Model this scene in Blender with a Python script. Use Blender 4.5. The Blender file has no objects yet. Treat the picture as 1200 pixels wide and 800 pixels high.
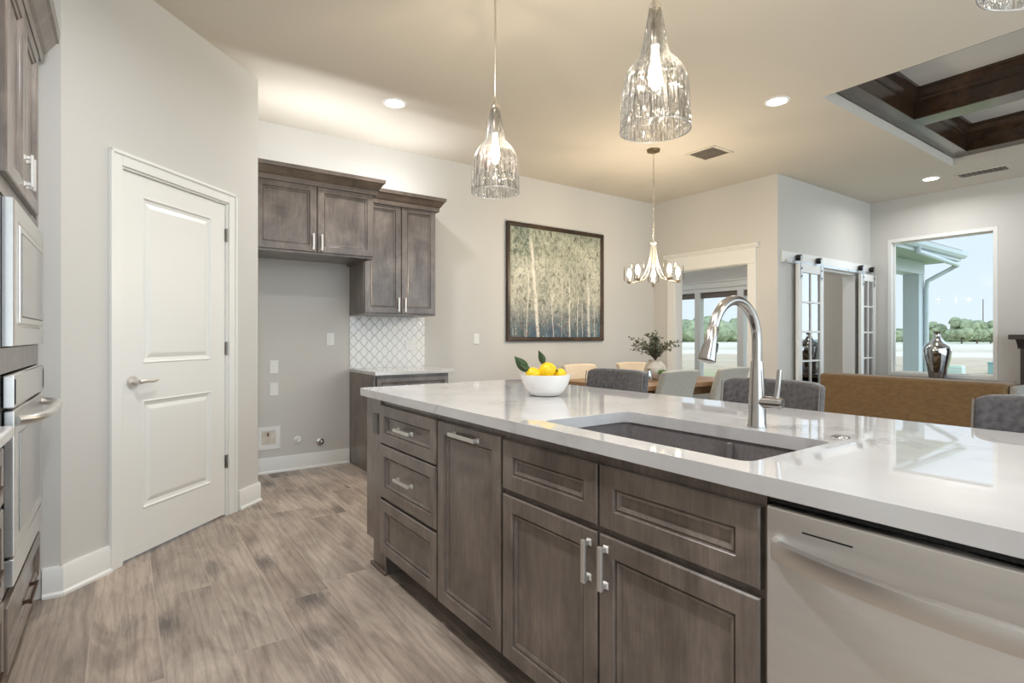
import bpy, bmesh, math, random
from mathutils import Vector, Matrix
random.seed(7)
R = math.radians
PI = math.pi
S = bpy.context.scene
COL = S.collection

# ------------------------------------------------------------------ camera
cam_d = bpy.data.cameras.new('camera')
cam = bpy.data.objects.new('camera', cam_d); COL.objects.link(cam)
cam.location = (0, 0, 1.185)
cam.rotation_euler = (R(90), 0, -R(35.5))
cam_d.sensor_width = 36.0
cam_d.lens = 638 / 1200 * 36
cam_d.shift_y = -5.5 / 1200
cam_d.clip_start = 0.02; cam_d.clip_end = 2000
S.camera = cam

# ------------------------------------------------------------------ world, exposure
S.view_settings.view_transform = 'Standard'
S.view_settings.look = 'None'
S.view_settings.gamma = 1
S.view_settings.use_curve_mapping = False
S.view_settings.exposure = 1.0
S.cycles.use_denoising = True
S.cycles.max_bounces = 10
S.cycles.diffuse_bounces = 5
S.cycles.glossy_bounces = 4
S.cycles.transmission_bounces = 6
S.cycles.transparent_max_bounces = 16
S.cycles.sample_clamp_indirect = 6
S.cycles.caustics_reflective = False
S.cycles.caustics_refractive = False
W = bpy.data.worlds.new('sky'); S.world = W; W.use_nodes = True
wn = W.node_tree.nodes; wl = W.node_tree.links; wn.clear()
w_out = wn.new('ShaderNodeOutputWorld'); w_bg = wn.new('ShaderNodeBackground')
w_tc = wn.new('ShaderNodeTexCoord'); w_sep = wn.new('ShaderNodeSeparateXYZ'); w_rmp = wn.new('ShaderNodeValToRGB')
w_noise = wn.new('ShaderNodeTexNoise'); w_noise.inputs['Scale'].default_value = 5; w_noise.inputs['Detail'].default_value = 5
w_cr = wn.new('ShaderNodeValToRGB'); w_cr.color_ramp.elements[0].position = .60; w_cr.color_ramp.elements[1].position = .74
w_cr.color_ramp.elements[0].color = (0, 0, 0, 1); w_cr.color_ramp.elements[1].color = (.5, .5, .5, 1)
w_map = wn.new('ShaderNodeMapping'); w_map.inputs['Scale'].default_value = (1, 1, 4)
w_mix = wn.new('ShaderNodeMixRGB'); w_mix.inputs['Color2'].default_value = (.93, .95, .97, 1)
wl.new(w_tc.outputs['Generated'], w_sep.inputs[0]); wl.new(w_sep.outputs['Z'], w_rmp.inputs[0])
wl.new(w_tc.outputs['Generated'], w_map.inputs[0]); wl.new(w_map.outputs[0], w_noise.inputs['Vector'])
wl.new(w_noise.outputs[0], w_cr.inputs[0]); wl.new(w_cr.outputs[0], w_mix.inputs[0]); wl.new(w_rmp.outputs[0], w_mix.inputs[1])
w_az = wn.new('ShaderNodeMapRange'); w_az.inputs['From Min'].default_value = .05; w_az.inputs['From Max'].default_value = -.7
w_az.inputs['To Min'].default_value = .60; w_az.inputs['To Max'].default_value = 1.75   # sky brightened toward the unseen south as added fill for the interior
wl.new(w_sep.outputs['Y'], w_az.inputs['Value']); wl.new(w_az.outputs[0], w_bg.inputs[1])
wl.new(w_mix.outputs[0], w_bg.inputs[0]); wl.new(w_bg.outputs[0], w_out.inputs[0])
rp = w_rmp.color_ramp
rp.elements[0].position = 0.0; rp.elements[0].color = (.70, .80, .87, 1)
rp.elements[1].position = .5; rp.elements[1].color = (.60, .76, .92, 1)
e = rp.elements.new(.12); e.color = (.66, .78, .88, 1)

# light levels (watts)
CAN_W = 8
PENDANT_W = 1.2
PENDANT_UP_W = 12
CHAND_W = 6
LED_W = 3.2
WARM = (1, .85, .64)
CHANDC = (1, .83, .60)
CANC = (.98, .985, 1)

# ------------------------------------------------------------------ helpers
def tag(o, label=None, cat=None, group=None, kind=None):
    if label: o['label'] = label
    if cat: o['category'] = cat
    if group: o['group'] = group
    if kind: o['kind'] = kind
    return o

def thing(name, label, cat, loc=(0, 0, 0), rz=0, group=None, kind=None):
    o = bpy.data.objects.new(name, None); COL.objects.link(o)
    o.empty_display_size = .05
    o.location = loc; o.rotation_euler = (0, 0, rz)
    return tag(o, label, cat, group, kind)

def woff(p):
    v = Vector((0, 0, 0))
    while p is not None:
        v += Vector(p.location); p = p.parent
    return v

class MB:
    def __init__(s): s.bm = bmesh.new()
    def v(s, p): return s.bm.verts.new(p)
    def f(s, vs):
        try: return s.bm.faces.new(vs)
        except ValueError: return None
    def boxT(s, T, u0, u1, v0, v1, w0, w1):
        c = [s.v(T(u, v, w)) for u in (u0, u1) for v in (v0, v1) for w in (w0, w1)]
        for q in ((0,1,3,2),(4,6,7,5),(0,4,5,1),(2,3,7,6),(0,2,6,4),(1,5,7,3)): s.f([c[i] for i in q])
        return s
    def box(s, x0, x1, y0, y1, z0, z1): return s.boxT(lambda u, v, w: (u, v, w), x0, x1, y0, y1, z0, z1)
    def rings(s, T, u0, u1, v0, v1, rg, back=True):
        prev = None; first = None
        for (i, w) in rg:
            r = [s.v(T(u0+i, v0+i, w)), s.v(T(u1-i, v0+i, w)), s.v(T(u1-i, v1-i, w)), s.v(T(u0+i, v1-i, w))]
            if prev:  # out-of-view cans added to fill the kitchen with light
                for k in range(4): s.f([prev[k], prev[(k+1) % 4], r[(k+1) % 4], r[k]])
            else: first = r  # unseen can added to brighten the study walls
            prev = r  # second unseen can, added to lift the far end of the study
        s.f(prev)
        if back: s.f(first[::-1])
        return s
    def loop(s, pts): return [s.v(p) for p in pts]
    def bridge(s, a, b):
        n = len(a)
        for k in range(n): s.f([a[k], a[(k+1) % n], b[(k+1) % n], b[k]])
    def cyl(s, p0, p1, r0, r1=None, n=20, caps=True):
        r1 = r0 if r1 is None else r1
        return s.tube([p0, p1], [r0, r1], n, caps)
    def tube(s, pts, r, n=12, caps=True):
        pts = [Vector(p) for p in pts]
        if not isinstance(r, (list, tuple)): r = [r]*len(pts)
        up = None; prev = None
        for i, p in enumerate(pts):
            d = (pts[min(i+1, len(pts)-1)] - pts[max(i-1, 0)]).normalized()
            if up is None:
                up = Vector((0, 0, 1)) if abs(d.z) < .9 else Vector((1, 0, 0))
            a = (up - d*up.dot(d)).normalized(); up = a; b = d.cross(a)
            ring = [s.v(p + (a*math.cos(2*PI*k/n) + b*math.sin(2*PI*k/n))*r[i]) for k in range(n)]
            if prev: s.bridge(prev, ring)
            elif caps: s.f(ring[::-1])
            prev = ring
        if caps: s.f(prev)
        return s
    def lathe(s, prof, c=(0, 0, 0), n=32, axis='z', caps=False):
        prev = None
        for (r, h) in prof:
            ring = []
            for k in range(n):
                a = 2*PI*k/n; x, y = r*math.cos(a), r*math.sin(a)
                p = {'z': (x, y, h), 'x': (h, x, y), 'y': (x, h, y)}[axis]
                ring.append(s.v((c[0]+p[0], c[1]+p[1], c[2]+p[2])))
            if prev: s.bridge(prev, ring)
            elif caps: s.f(ring[::-1])
            prev = ring
        if caps: s.f(prev)
        return s
    def prism(s, poly, T, w0, w1):
        a = [s.v(T(u, v, w0)) for u, v in poly]; b = [s.v(T(u, v, w1)) for u, v in poly]
        s.bridge(a, b); s.f(a[::-1]); s.f(b)
        return s
    def ball(s, c, r, sub=2, sc=(1, 1, 1), rot=None, jit=0):
        m = Matrix.Translation(c)
        if rot is not None: m = m @ rot
        m = m @ Matrix.Diagonal((r*sc[0], r*sc[1], r*sc[2], 1))
        g = bmesh.ops.create_icosphere(s.bm, subdivisions=sub, radius=1, matrix=m)
        if jit:
            for v in g['verts']:
                v.co += Vector((random.uniform(-1, 1), random.uniform(-1, 1), random.uniform(-1, 1)))*jit*r
        return s
    def build(s, name, mat, parent=None, smooth=None, bevel=0, seg=2, local=False, sub=0, label=None):
        bmesh.ops.recalc_face_normals(s.bm, faces=s.bm.faces)
        me = bpy.data.meshes.new(name); s.bm.to_mesh(me); s.bm.free()
        if parent is not None and not local: me.transform(Matrix.Translation(-woff(parent)))
        if smooth is not None:
            for p in me.polygons: p.use_smooth = True
            me.set_sharp_from_angle(angle=R(smooth))
        o = bpy.data.objects.new(name, me); COL.objects.link(o)
        if mat: me.materials.append(mat)
        if parent is not None: o.parent = parent
        if bevel:
            md = o.modifiers.new('bevel', 'BEVEL'); md.width = bevel; md.segments = seg; md.limit_method = 'ANGLE'; md.angle_limit = R(35)
            md.harden_normals = False
        if sub:
            md = o.modifiers.new('sub', 'SUBSURF'); md.levels = sub; md.render_levels = sub
        if label: o['label'] = label
        return o

def dup(root, loc=None, rz=None, label=None):
    def cp(o, par):
        c = o.copy(); COL.objects.link(c); c.parent = par
        for ch in [x for x in o.children]: cp(ch, c)
        return c
    r = cp(root, None)
    if loc is not None: r.location = loc
    if rz is not None: r.rotation_euler = (0, 0, rz)
    if label: r['label'] = label
    return r

def bez(p0, p1, p2, p3, n=12):
    p0, p1, p2, p3 = map(Vector, (p0, p1, p2, p3)); out = []
    for i in range(n+1):
        t = i/n; out.append(p0*(1-t)**3 + p1*3*t*(1-t)**2 + p2*3*t*t*(1-t) + p3*t**3)
    return out

# ------------------------------------------------------------------ materials
def hexc(r, g, b):
    f = lambda c: (c/255/12.92 if c/255 <= .04045 else ((c/255+.055)/1.055)**2.4)
    return (f(r), f(g), f(b), 1)

def new_mat(name):
    m = bpy.data.materials.new(name); m.use_nodes = True
    nt = m.node_tree; nt.nodes.clear()
    o = nt.nodes.new('ShaderNodeOutputMaterial')
    return m, nt, o

class N:
    """tiny node graph helper"""
    def __init__(s, nt): s.nt = nt
    def n(s, t, **kw):
        x = s.nt.nodes.new('ShaderNode'+t)
        for k, v in kw.items():
            if k in x.inputs: 
                if hasattr(v, 'is_output'): s.nt.links.new(v, x.inputs[k])
                else: x.inputs[k].default_value = v
            else: setattr(x, k, v)
        return x
    def link(s, a, b): s.nt.links.new(a, b)
    def coord(s, sc=(1, 1, 1), loc=(0, 0, 0), rot=(0, 0, 0), out='Object'):
        tc = s.n('TexCoord'); mp = s.n('Mapping'); s.link(tc.outputs[out], mp.inputs[0])
        mp.inputs['Scale'].default_value = sc; mp.inputs['Location'].default_value = loc; mp.inputs['Rotation'].default_value = rot
        return mp.outputs[0]
    def noise(s, vec, scale=5, detail=3, rough=.5, dist=0):
        x = s.n('TexNoise'); s.link(vec, x.inputs['Vector']); x.inputs['Scale'].default_value = scale
        x.inputs['Detail'].default_value = detail; x.inputs['Roughness'].default_value = rough; x.inputs['Distortion'].default_value = dist
        return x.outputs[0]
    def ramp(s, fac, stops):
        x = s.n('ValToRGB'); s.link(fac, x.inputs[0]); cr = x.color_ramp
        while len(cr.elements) < len(stops): cr.elements.new(.5)
        for e_, (p, c) in zip(cr.elements, sorted(stops, key=lambda q: q[0])):
            e_.position = p; e_.color = c if len(c) == 4 else (*c, 1)
        return x.outputs[0]
    def mix(s, fac, a, b, mode='MIX'):
        x = s.n('MixRGB'); x.blend_type = mode
        for k, v in ((0, fac), (1, a), (2, b)):
            if hasattr(v, 'is_output'): s.link(v, x.inputs[k])
            else: x.inputs[k].default_value = v
        return x.outputs[0]
    def math(s, op, a, b=0, c=0, clamp=False):
        x = s.n('Math'); x.operation = op; x.use_clamp = clamp
        for k, v in ((0, a), (1, b), (2, c)):
            if hasattr(v, 'is_output'): s.link(v, x.inputs[k])
            else: x.inputs[k].default_value = v
        return x.outputs[0]
    def sep(s, vec):
        x = s.n('SeparateXYZ'); s.link(vec, x.inputs[0]); return x.outputs
    def bump(s, h, st=.2, dist=.01):
        x = s.n('Bump'); s.link(h, x.inputs['Height']); x.inputs['Strength'].default_value = st; x.inputs['Distance'].default_value = dist
        return x.outputs[0]

def pbr(name, col, rough=.5, metal=0, spec=.5, coat=0, nscale=0, namt=.06, bump=0, bscale=60, sheen=0, stretch=(1, 1, 1), aniso=0):
    m, nt, o = new_mat(name); g = N(nt)
    b = g.n('BsdfPrincipled'); g.link(b.outputs[0], o.inputs[0])
    b.inputs['Roughness'].default_value = rough; b.inputs['Metallic'].default_value = metal
    b.inputs['Specular IOR Level'].default_value = spec; b.inputs['Coat Weight'].default_value = coat
    b.inputs['Coat Roughness'].default_value = .1
    b.inputs['Sheen Weight'].default_value = sheen
    vec = g.coord(stretch)
    nz = g.noise(vec, nscale or 3, 3)
    lo = tuple(c*(1-namt) for c in col[:3]) + (1,); hi = tuple(min(1, c*(1+namt)) for c in col[:3]) + (1,)
    g.link(g.ramp(nz, [(.3, lo), (.7, hi)]), b.inputs['Base Color'])
    if bump: g.link(g.bump(g.noise(vec, bscale, 2), bump, .004), b.inputs['Normal'])
    if aniso:
        b.inputs['Anisotropic'].default_value = aniso; b.inputs['Anisotropic Rotation'].default_value = .25
        t = g.n('Tangent'); t.direction_type = 'RADIAL'; t.axis = 'Z'; g.link(t.outputs[0], b.inputs['Tangent'])
    return m

def wood_mat(name, dark, mid, light, rough=.38, grain=(14, 14, 1.2), coat=.15):
    m, nt, o = new_mat(name); g = N(nt)
    b = g.n('BsdfPrincipled'); g.link(b.outputs[0], o.inputs[0])
    v1 = g.coord((3, 3, 2)); v2 = g.coord(grain)
    cloud = g.noise(v1, 1.6, 4, .6, .6); fine = g.noise(v2, 6, 5, .65, .2)
    c = g.ramp(cloud, [(.25, dark), (.5, mid), (.75, light)])
    k = g.ramp(fine, [(.3, (.72, .72, .72)), (.7, (1.12, 1.1, 1.08))])
    g.link(g.mix(1, c, k, 'MULTIPLY'), b.inputs['Base Color'])
    b.inputs['Roughness'].default_value = rough; b.inputs['Coat Weight'].default_value = coat; b.inputs['Coat Roughness'].default_value = .25
    g.link(g.bump(fine, .06, .002), b.inputs['Normal'])
    return m

M = {}
M['wall'] = pbr('wall_paint', hexc(205, 202, 196), .75, spec=.25, nscale=.6, namt=.015, bump=.05, bscale=220)
M['ceil'] = pbr('ceiling_paint', hexc(210, 203, 191), .85, spec=.2, nscale=.5, namt=.015, bump=.05, bscale=160)
M['trim'] = pbr('trim_white', hexc(229, 228, 223), .35, nscale=2, namt=.01)
M['door'] = pbr('door_white', hexc(228, 227, 222), .38, nscale=2, namt=.01)
M['cab'] = wood_mat('cabinet_stain', hexc(80, 70, 64), hexc(113, 102, 94), hexc(140, 128, 118), .30, coat=.45)
M['toe'] = wood_mat('toe_kick', hexc(60, 50, 44), hexc(78, 66, 58), hexc(92, 80, 70), .5)
M['crown'] = wood_mat('crown_stain', hexc(80, 66, 56), hexc(104, 90, 78), hexc(120, 104, 92), .36, grain=(1.5, 14, 14))
M['beam'] = wood_mat('beam_walnut', hexc(30, 20, 13), hexc(52, 35, 22), hexc(74, 52, 33), .22, grain=(14, 1.2, 14), coat=.4)
M['table'] = wood_mat('table_oak', hexc(112, 84, 58), hexc(146, 113, 80), hexc(168, 134, 98), .45, grain=(1.5, 14, 14))
M['chairleg'] = wood_mat('chair_leg_wood', hexc(48, 36, 28), hexc(66, 50, 40), hexc(80, 62, 50), .45)
M['mantel'] = wood_mat('mantel_espresso', hexc(38, 32, 30), hexc(58, 50, 47), hexc(76, 66, 62), .35, grain=(14, 1.5, 14))
M['console'] = wood_mat('console_walnut', hexc(68, 54, 44), hexc(92, 74, 60), hexc(112, 92, 76), .4, grain=(14, 1.5, 14))
M['nickel'] = pbr('brushed_nickel', hexc(214, 210, 204), .42, .75, nscale=40, namt=.03)
M['faucet'] = pbr('stainless_faucet', hexc(180, 176, 172), .2, 1, nscale=30, namt=.03)
M['bronze'] = pbr('dark_bronze', hexc(96, 74, 58), .35, .9, nscale=30)
M['pewter'] = pbr('hinge_nickel', hexc(150, 146, 140), .35, 1, nscale=20)
M['steel'] = pbr('stainless_steel', hexc(228, 226, 223), .37, 1, nscale=1, namt=.02, stretch=(1, 1, 60), aniso=.85)
M['steel2'] = pbr('stainless_handle', hexc(224, 222, 219), .32, 1, nscale=2, namt=.02, stretch=(1, 1, 40))
M['black'] = pbr('black_plastic', hexc(16, 16, 17), .35, nscale=10)
M['ovenglass'] = pbr('oven_glass', hexc(158, 155, 151), .1, .6, spec=.9, nscale=2, namt=.02)
M['plastic'] = pbr('white_plastic', hexc(232, 231, 227), .4, nscale=4, namt=.01)
M['greyplastic'] = pbr('grey_plastic', hexc(92, 88, 84), .4, nscale=4, namt=.02)
M['brass'] = pbr('brass_valve', hexc(170, 130, 80), .3, 1, nscale=10)
M['ceramic'] = pbr('white_ceramic', hexc(238, 236, 232), .22, nscale=4, namt=.01)
M['lemon'] = pbr('lemon_peel', hexc(246, 208, 30), .4, nscale=12, namt=.1, bump=.25, bscale=90)
M['leaf'] = pbr('lemon_leaf', hexc(52, 74, 36), .4, nscale=20, namt=.25)
M['olive'] = pbr('olive_leaf', hexc(84, 92, 70), .6, nscale=30, namt=.3)
M['succulent'] = pbr('succulent_green', hexc(86, 120, 52), .5, nscale=30, namt=.3)
M['stem'] = pbr('stem_brown', hexc(84, 68, 50), .7, nscale=30, namt=.2)
M['sink'] = pbr('sink_composite', hexc(120, 114, 113), .42, nscale=120, namt=.12, spec=.4)
M['sofa'] = pbr('sofa_tan', hexc(118, 92, 58), .9, nscale=60, namt=.18, bump=.5, bscale=300, sheen=.2, stretch=(1, .3, 1))
M['sofagrey'] = pbr('sofa_grey', hexc(150, 146, 140), .9, nscale=60, namt=.1, bump=.4, bscale=300)
M['velvet'] = pbr('charcoal_velvet', hexc(86, 82, 82), .85, nscale=55, namt=.38, bump=.3, bscale=200, sheen=.4)
M['piping'] = pbr('tan_piping', hexc(128, 120, 112), .8, nscale=30)
M['linen'] = pbr('beige_linen', hexc(206, 190, 166), .9, nscale=120, namt=.14, bump=.4, bscale=300, sheen=.2)
M['greylinen'] = pbr('grey_linen', hexc(172, 168, 158), .9, nscale=120, namt=.16, bump=.4, bscale=300, sheen=.2)
M['chrome'] = pbr('mercury_glass', hexc(200, 202, 204), .07, 1, nscale=14, namt=.2, bump=.05, bscale=20)
M['stonepot'] = pbr('stone_pot', hexc(206, 198, 184), .7, nscale=20, namt=.12, bump=.2, bscale=60)
M['canopy'] = pbr('canopy_bronze', hexc(120, 104, 78), .35, .9, nscale=20)
M['satin'] = pbr('satin_nickel', hexc(214, 206, 192), .28, .95, nscale=20)
M['vent'] = pbr('vent_slots', hexc(112, 104, 94), .6, nscale=20)
M['ventdark'] = pbr('duct_dark', hexc(58, 52, 46), .8, nscale=20)
M['ext'] = pbr('porch_white', hexc(196, 202, 206), .55, nscale=3, namt=.02)
M['soffit'] = pbr('porch_soffit', hexc(178, 186, 180), .6, nscale=3, namt=.03)
M['roof'] = pbr('shingles', hexc(120, 116, 112), .85, nscale=30, namt=.3)
M['treeleaf'] = pbr('haze_pale_foliage', hexc(146, 154, 122), .9, nscale=.8, namt=.35)  # green lightened to put distance haze into the foliage colour
M['trunk'] = pbr('distant_trunk', hexc(112, 100, 88), .9)
M['utility'] = pbr('utility_green', hexc(142, 176, 170), .6, nscale=3)
M['acunit'] = pbr('condenser_pale', hexc(206, 222, 208), .6, nscale=3)
M['track'] = pbr('track_steel', hexc(190, 192, 194), .3, .9, nscale=20)
M['frame'] = wood_mat('frame_bronze', hexc(30, 22, 16), hexc(60, 44, 30), hexc(96, 72, 46), .35, grain=(6, 6, 6))
M['coffer_panel'] = pbr('coffer_panel_paint', hexc(206, 202, 194), .8, nscale=1, namt=.02)
M['flat_black'] = pbr('firebox_black', hexc(14, 14, 14), .7, nscale=3)  # plain black of the firebox and the console back panel

def emit(name, col, st):
    m, nt, o = new_mat(name); e_ = nt.nodes.new('ShaderNodeEmission')
    e_.inputs[0].default_value = (*col, 1); e_.inputs[1].default_value = st
    nt.links.new(e_.outputs[0], o.inputs[0]); return m
M['can_lens'] = emit('downlight_lens', (1, .96, .9), 9)
M['led'] = emit('led_tape', (.96, .98, 1), 4)
M['bulb'] = emit('lit_bulb', (1, .93, .80), 8)
M['bulb2'] = emit('lit_candle_bulb', (1, .93, .80), 4.5)

def glass_mat(name, tint=(.97, .98, .98), ior=1.5, rough=0.0, extra=0.0):
    m, nt, o = new_mat(name); g = N(nt)
    t = g.n('BsdfTransparent'); t.inputs[0].default_value = (*tint, 1)
    gl = g.n('BsdfGlossy'); gl.inputs['Roughness'].default_value = rough
    fr = g.n('Fresnel'); fr.inputs['IOR'].default_value = ior
    mx = g.n('MixShader'); g.link(g.math('ADD', fr.outputs[0], extra, clamp=True), mx.inputs[0])
    g.link(t.outputs[0], mx.inputs[1]); g.link(gl.outputs[0], mx.inputs[2]); g.link(mx.outputs[0], o.inputs[0])
    return m
M['glass'] = glass_mat('window_glass', (.985, .99, .99), 1.12)
M['doorglass'] = glass_mat('barn_door_glass', (.9, .92, .92), 2.0, 0, .42)

def seeded_glass():
    m, nt, o = new_mat('seeded_pendant_glass'); g = N(nt)
    v = g.coord((1, 1, .28)); nz = g.noise(v, 46, 2, .5, .8)
    v2 = g.coord((1, 1, .45)); vo = g.n('TexVoronoi'); vo.feature = 'DISTANCE_TO_EDGE'; g.link(v2, vo.inputs['Vector']); vo.inputs['Scale'].default_value = 70
    x, y, z = g.sep(g.coord()); ang = g.math('ARCTAN2', y, x); cbv = g.n('CombineXYZ'); g.link(g.math('MULTIPLY', ang, 6.5), cbv.inputs[0]); g.link(g.math('MULTIPLY', z, 2.5), cbv.inputs[1])
    rip = g.noise(cbv.outputs[0], 2.2, 3, .6)
    ridge = g.ramp(vo.outputs['Distance'], [(.0, (1, 1, 1)), (.09, (0, 0, 0))])
    tint = g.mix(1, g.ramp(nz, [(.36, (.66, .66, .65)), (.46, (.97, .97, .96)), (.7, (1, 1, 1))]), g.ramp(rip, [(.42, (.56, .56, .55)), (.53, (1, 1, 1))]), 'MULTIPLY')
    t = g.n('BsdfTransparent'); g.link(g.mix(g.math('MULTIPLY', ridge, .35), tint, (.62, .61, .58, 1)), t.inputs[0])
    gl = g.n('BsdfGlossy'); gl.inputs['Roughness'].default_value = .08
    df = g.n('BsdfTranslucent'); df.inputs[0].default_value = (.95, .93, .88, 1)
    bp = g.bump(g.math('ADD', nz, g.math('MULTIPLY', ridge, .3)), 1.0, .012)
    g.link(bp, gl.inputs['Normal'])
    fr = g.n('Fresnel'); fr.inputs['IOR'].default_value = 1.45; g.link(bp, fr.inputs['Normal'])
    m1 = g.n('MixShader'); g.link(g.math('ADD', g.math('MULTIPLY', fr.outputs[0], .7), .03, clamp=True), m1.inputs[0])
    g.link(t.outputs[0], m1.inputs[1]); g.link(gl.outputs[0], m1.inputs[2])
    m2 = g.n('MixShader'); g.link(g.math('ADD', g.math('MULTIPLY', ridge, .05), .008), m2.inputs[0])
    g.link(m1.outputs[0], m2.inputs[1]); g.link(df.outputs[0], m2.inputs[2]); g.link(m2.outputs[0], o.inputs[0])
    return m
M['seeded'] = seeded_glass()
M['shadeglass'] = glass_mat('chandelier_glass', (.99, .985, .98), 1.12, .08, .015)
M['rimglass'] = glass_mat('rim_glass', (1, 1, 1), 1.2, .3, .3)

def floor_mat():
    m, nt, o = new_mat('plank_floor'); g = N(nt)
    b = g.n('BsdfPrincipled'); g.link(b.outputs[0], o.inputs[0])
    x, y, z = g.sep(g.coord())
    pw, pl = .2235, 1.22
    px = g.math('DIVIDE', g.math('SUBTRACT', x, .116), pw)
    col = g.math('FLOOR', px); fx = g.math('FRACT', px)
    wn_ = g.n('TexWhiteNoise'); wn_.noise_dimensions = '1D'; g.link(col, wn_.inputs['W'])
    py = g.math('ADD', g.math('DIVIDE', y, pl), wn_.outputs['Value'])
    row = g.math('FLOOR', py); fy = g.math('FRACT', py)
    cb = g.n('CombineXYZ'); g.link(col, cb.inputs[0]); g.link(row, cb.inputs[1])
    w2 = g.n('TexWhiteNoise'); w2.noise_dimensions = '2D'; g.link(cb.outputs[0], w2.inputs['Vector'])
    rnd = w2.outputs['Value']
    off = g.n('CombineXYZ'); g.link(g.math('MULTIPLY', rnd, 37), off.inputs[0]); g.link(g.math('MULTIPLY', rnd, 91), off.inputs[1])
    def shifted(sc):
        va = g.n('VectorMath'); va.operation = 'ADD'; g.link(g.coord(sc), va.inputs[0]); g.link(off.outputs[0], va.inputs[1]); return va.outputs[0]
    n1 = g.noise(shifted((4.0, 1.1, 1)), 1.3, 4, .55, 1.2)          # broad clouds
    n2 = g.noise(shifted((16, 1.1, 1)), 3.4, 6, .68, 1.6)            # grain
    wv = g.n('TexWave'); wv.wave_type = 'BANDS'; wv.bands_direction = 'X'; g.link(shifted((5.2, .62, 1)), wv.inputs['Vector'])
    wv.inputs['Scale'].default_value = 1.5; wv.inputs['Distortion'].default_value = 11; wv.inputs['Detail'].default_value = 3; wv.inputs['Detail Scale'].default_value = 1.1
    kn = g.n('TexVoronoi'); kn.feature = 'SMOOTH_F1'; g.link(shifted((3.6, 1.9, 1)), kn.inputs['Vector']); kn.inputs['Scale'].default_value = 1.0; kn.inputs['Smoothness'].default_value = .3
    base = g.ramp(n1, [(.28, hexc(128, 115, 105)), (.5, hexc(165, 151, 139)), (.72, hexc(192, 178, 164))])
    tone = g.ramp(rnd, [(0, (.84, .83, .82)), (.5, (.98, .98, .97)), (1, (1.1, 1.08, 1.06))])
    c = g.mix(1, base, tone, 'MULTIPLY')
    c = g.mix(1, c, g.ramp(n2, [(.3, (.80, .79, .78)), (.62, (1.06, 1.06, 1.06))]), 'MULTIPLY')
    c = g.mix(.5, c, g.mix(1, c, g.ramp(wv.outputs['Fac'], [(.0, (.70, .68, .66)), (.35, (1.0, 1.0, 1.0)), (1, (1.06, 1.06, 1.05))]), 'MULTIPLY'))
    knm = g.ramp(g.math('ADD', kn.outputs['Distance'], g.math('MULTIPLY', g.math('SUBTRACT', n2, .5), .35)), [(.06, (1, 1, 1)), (.30, (0, 0, 0))])
    c = g.mix(g.math('MULTIPLY', knm, .75), c, hexc(74, 70, 68))
    ed = g.math('MINIMUM', g.math('MULTIPLY', g.math('MINIMUM', fx, g.math('SUBTRACT', 1, fx)), pw), g.math('MULTIPLY', g.math('MINIMUM', fy, g.math('SUBTRACT', 1, fy)), pl))
    edm = g.ramp(ed, [(.0006, (1, 1, 1)), (.0024, (0, 0, 0))])
    c = g.mix(g.math('MULTIPLY', edm, .38), c, hexc(196, 182, 166))
    g.link(c, b.inputs['Base Color'])
    g.link(g.ramp(n2, [(.3, (.46, .46, .46)), (.7, (.36, .36, .36))]), b.inputs['Roughness'])
    g.link(g.bump(g.math('SUBTRACT', n2, edm), .1, .003), b.inputs['Normal'])
    return m
M['floor'] = floor_mat()

def quartz_mat():
    m, nt, o = new_mat('quartz_counter'); g = N(nt)
    b = g.n('BsdfPrincipled'); g.link(b.outputs[0], o.inputs[0])
    v = g.coord((1, 1, 1), rot=(0, 0, .5))
    warp = g.noise(v, 2.2, 4, .6, .8)
    x, y, z = g.sep(v)
    t = g.math('ADD', g.math('MULTIPLY', x, 2.6), g.math('MULTIPLY', warp, 3.2))
    fr = g.math('ABSOLUTE', g.math('SUBTRACT', g.math('FRACT', t), .5))
    vein = g.ramp(fr, [(.0, (1, 1, 1)), (.03, (.35, .35, .35)), (.13, (0, 0, 0))])
    gate = g.ramp(g.noise(v, 1.7, 3), [(.42, (0, 0, 0)), (.64, (1, 1, 1))])
    cl = g.ramp(g.noise(v, 3.2, 4), [(.3, hexc(196, 193, 192)), (.7, hexc(210, 208, 207))])
    c = g.mix(g.math('MULTIPLY', g.math('MULTIPLY', vein, gate), .55), cl, hexc(150, 146, 147))
    g.link(c, b.inputs['Base Color']); b.inputs['Roughness'].default_value = .025; b.inputs['Specular IOR Level'].default_value = 1.0
    return m
M['quartz'] = quartz_mat()

def tile_mat():
    m, nt, o = new_mat('lattice_tile'); g = N(nt)
    b = g.n('BsdfPrincipled'); g.link(b.outputs[0], o.inputs[0])
    x, y, z = g.sep(g.coord())
    def strip(s_):
        t = g.math('ADD', g.math('MULTIPLY', x, 9.6), g.math('MULTIPLY', z, 9.6*s_))
        # wavy outline gives the lantern shape
        q = g.math('SUBTRACT', g.math('MULTIPLY', x, 9.6), g.math('MULTIPLY', z, 9.6*s_))
        t = g.math('ADD', t, g.math('MULTIPLY', g.math('SINE', g.math('MULTIPLY', q, 2*PI)), .045))
        return g.math('ABSOLUTE', g.math('SUBTRACT', g.math('FRACT', t), .5))
    d = g.math('MINIMUM', strip(1), strip(-1))
    grout = g.ramp(d, [(.02, (1, 1, 1)), (.055, (0, 0, 0))])
    g.link(g.mix(grout, hexc(236, 236, 234), hexc(198, 196, 193)), b.inputs['Base Color'])
    b.inputs['Roughness'].default_value = .18
    g.link(g.bump(g.ramp(d, [(.0, (0, 0, 0)), (.12, (1, 1, 1))]), .6, .004), b.inputs['Normal'])
    return m
M['tile'] = tile_mat()

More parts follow.
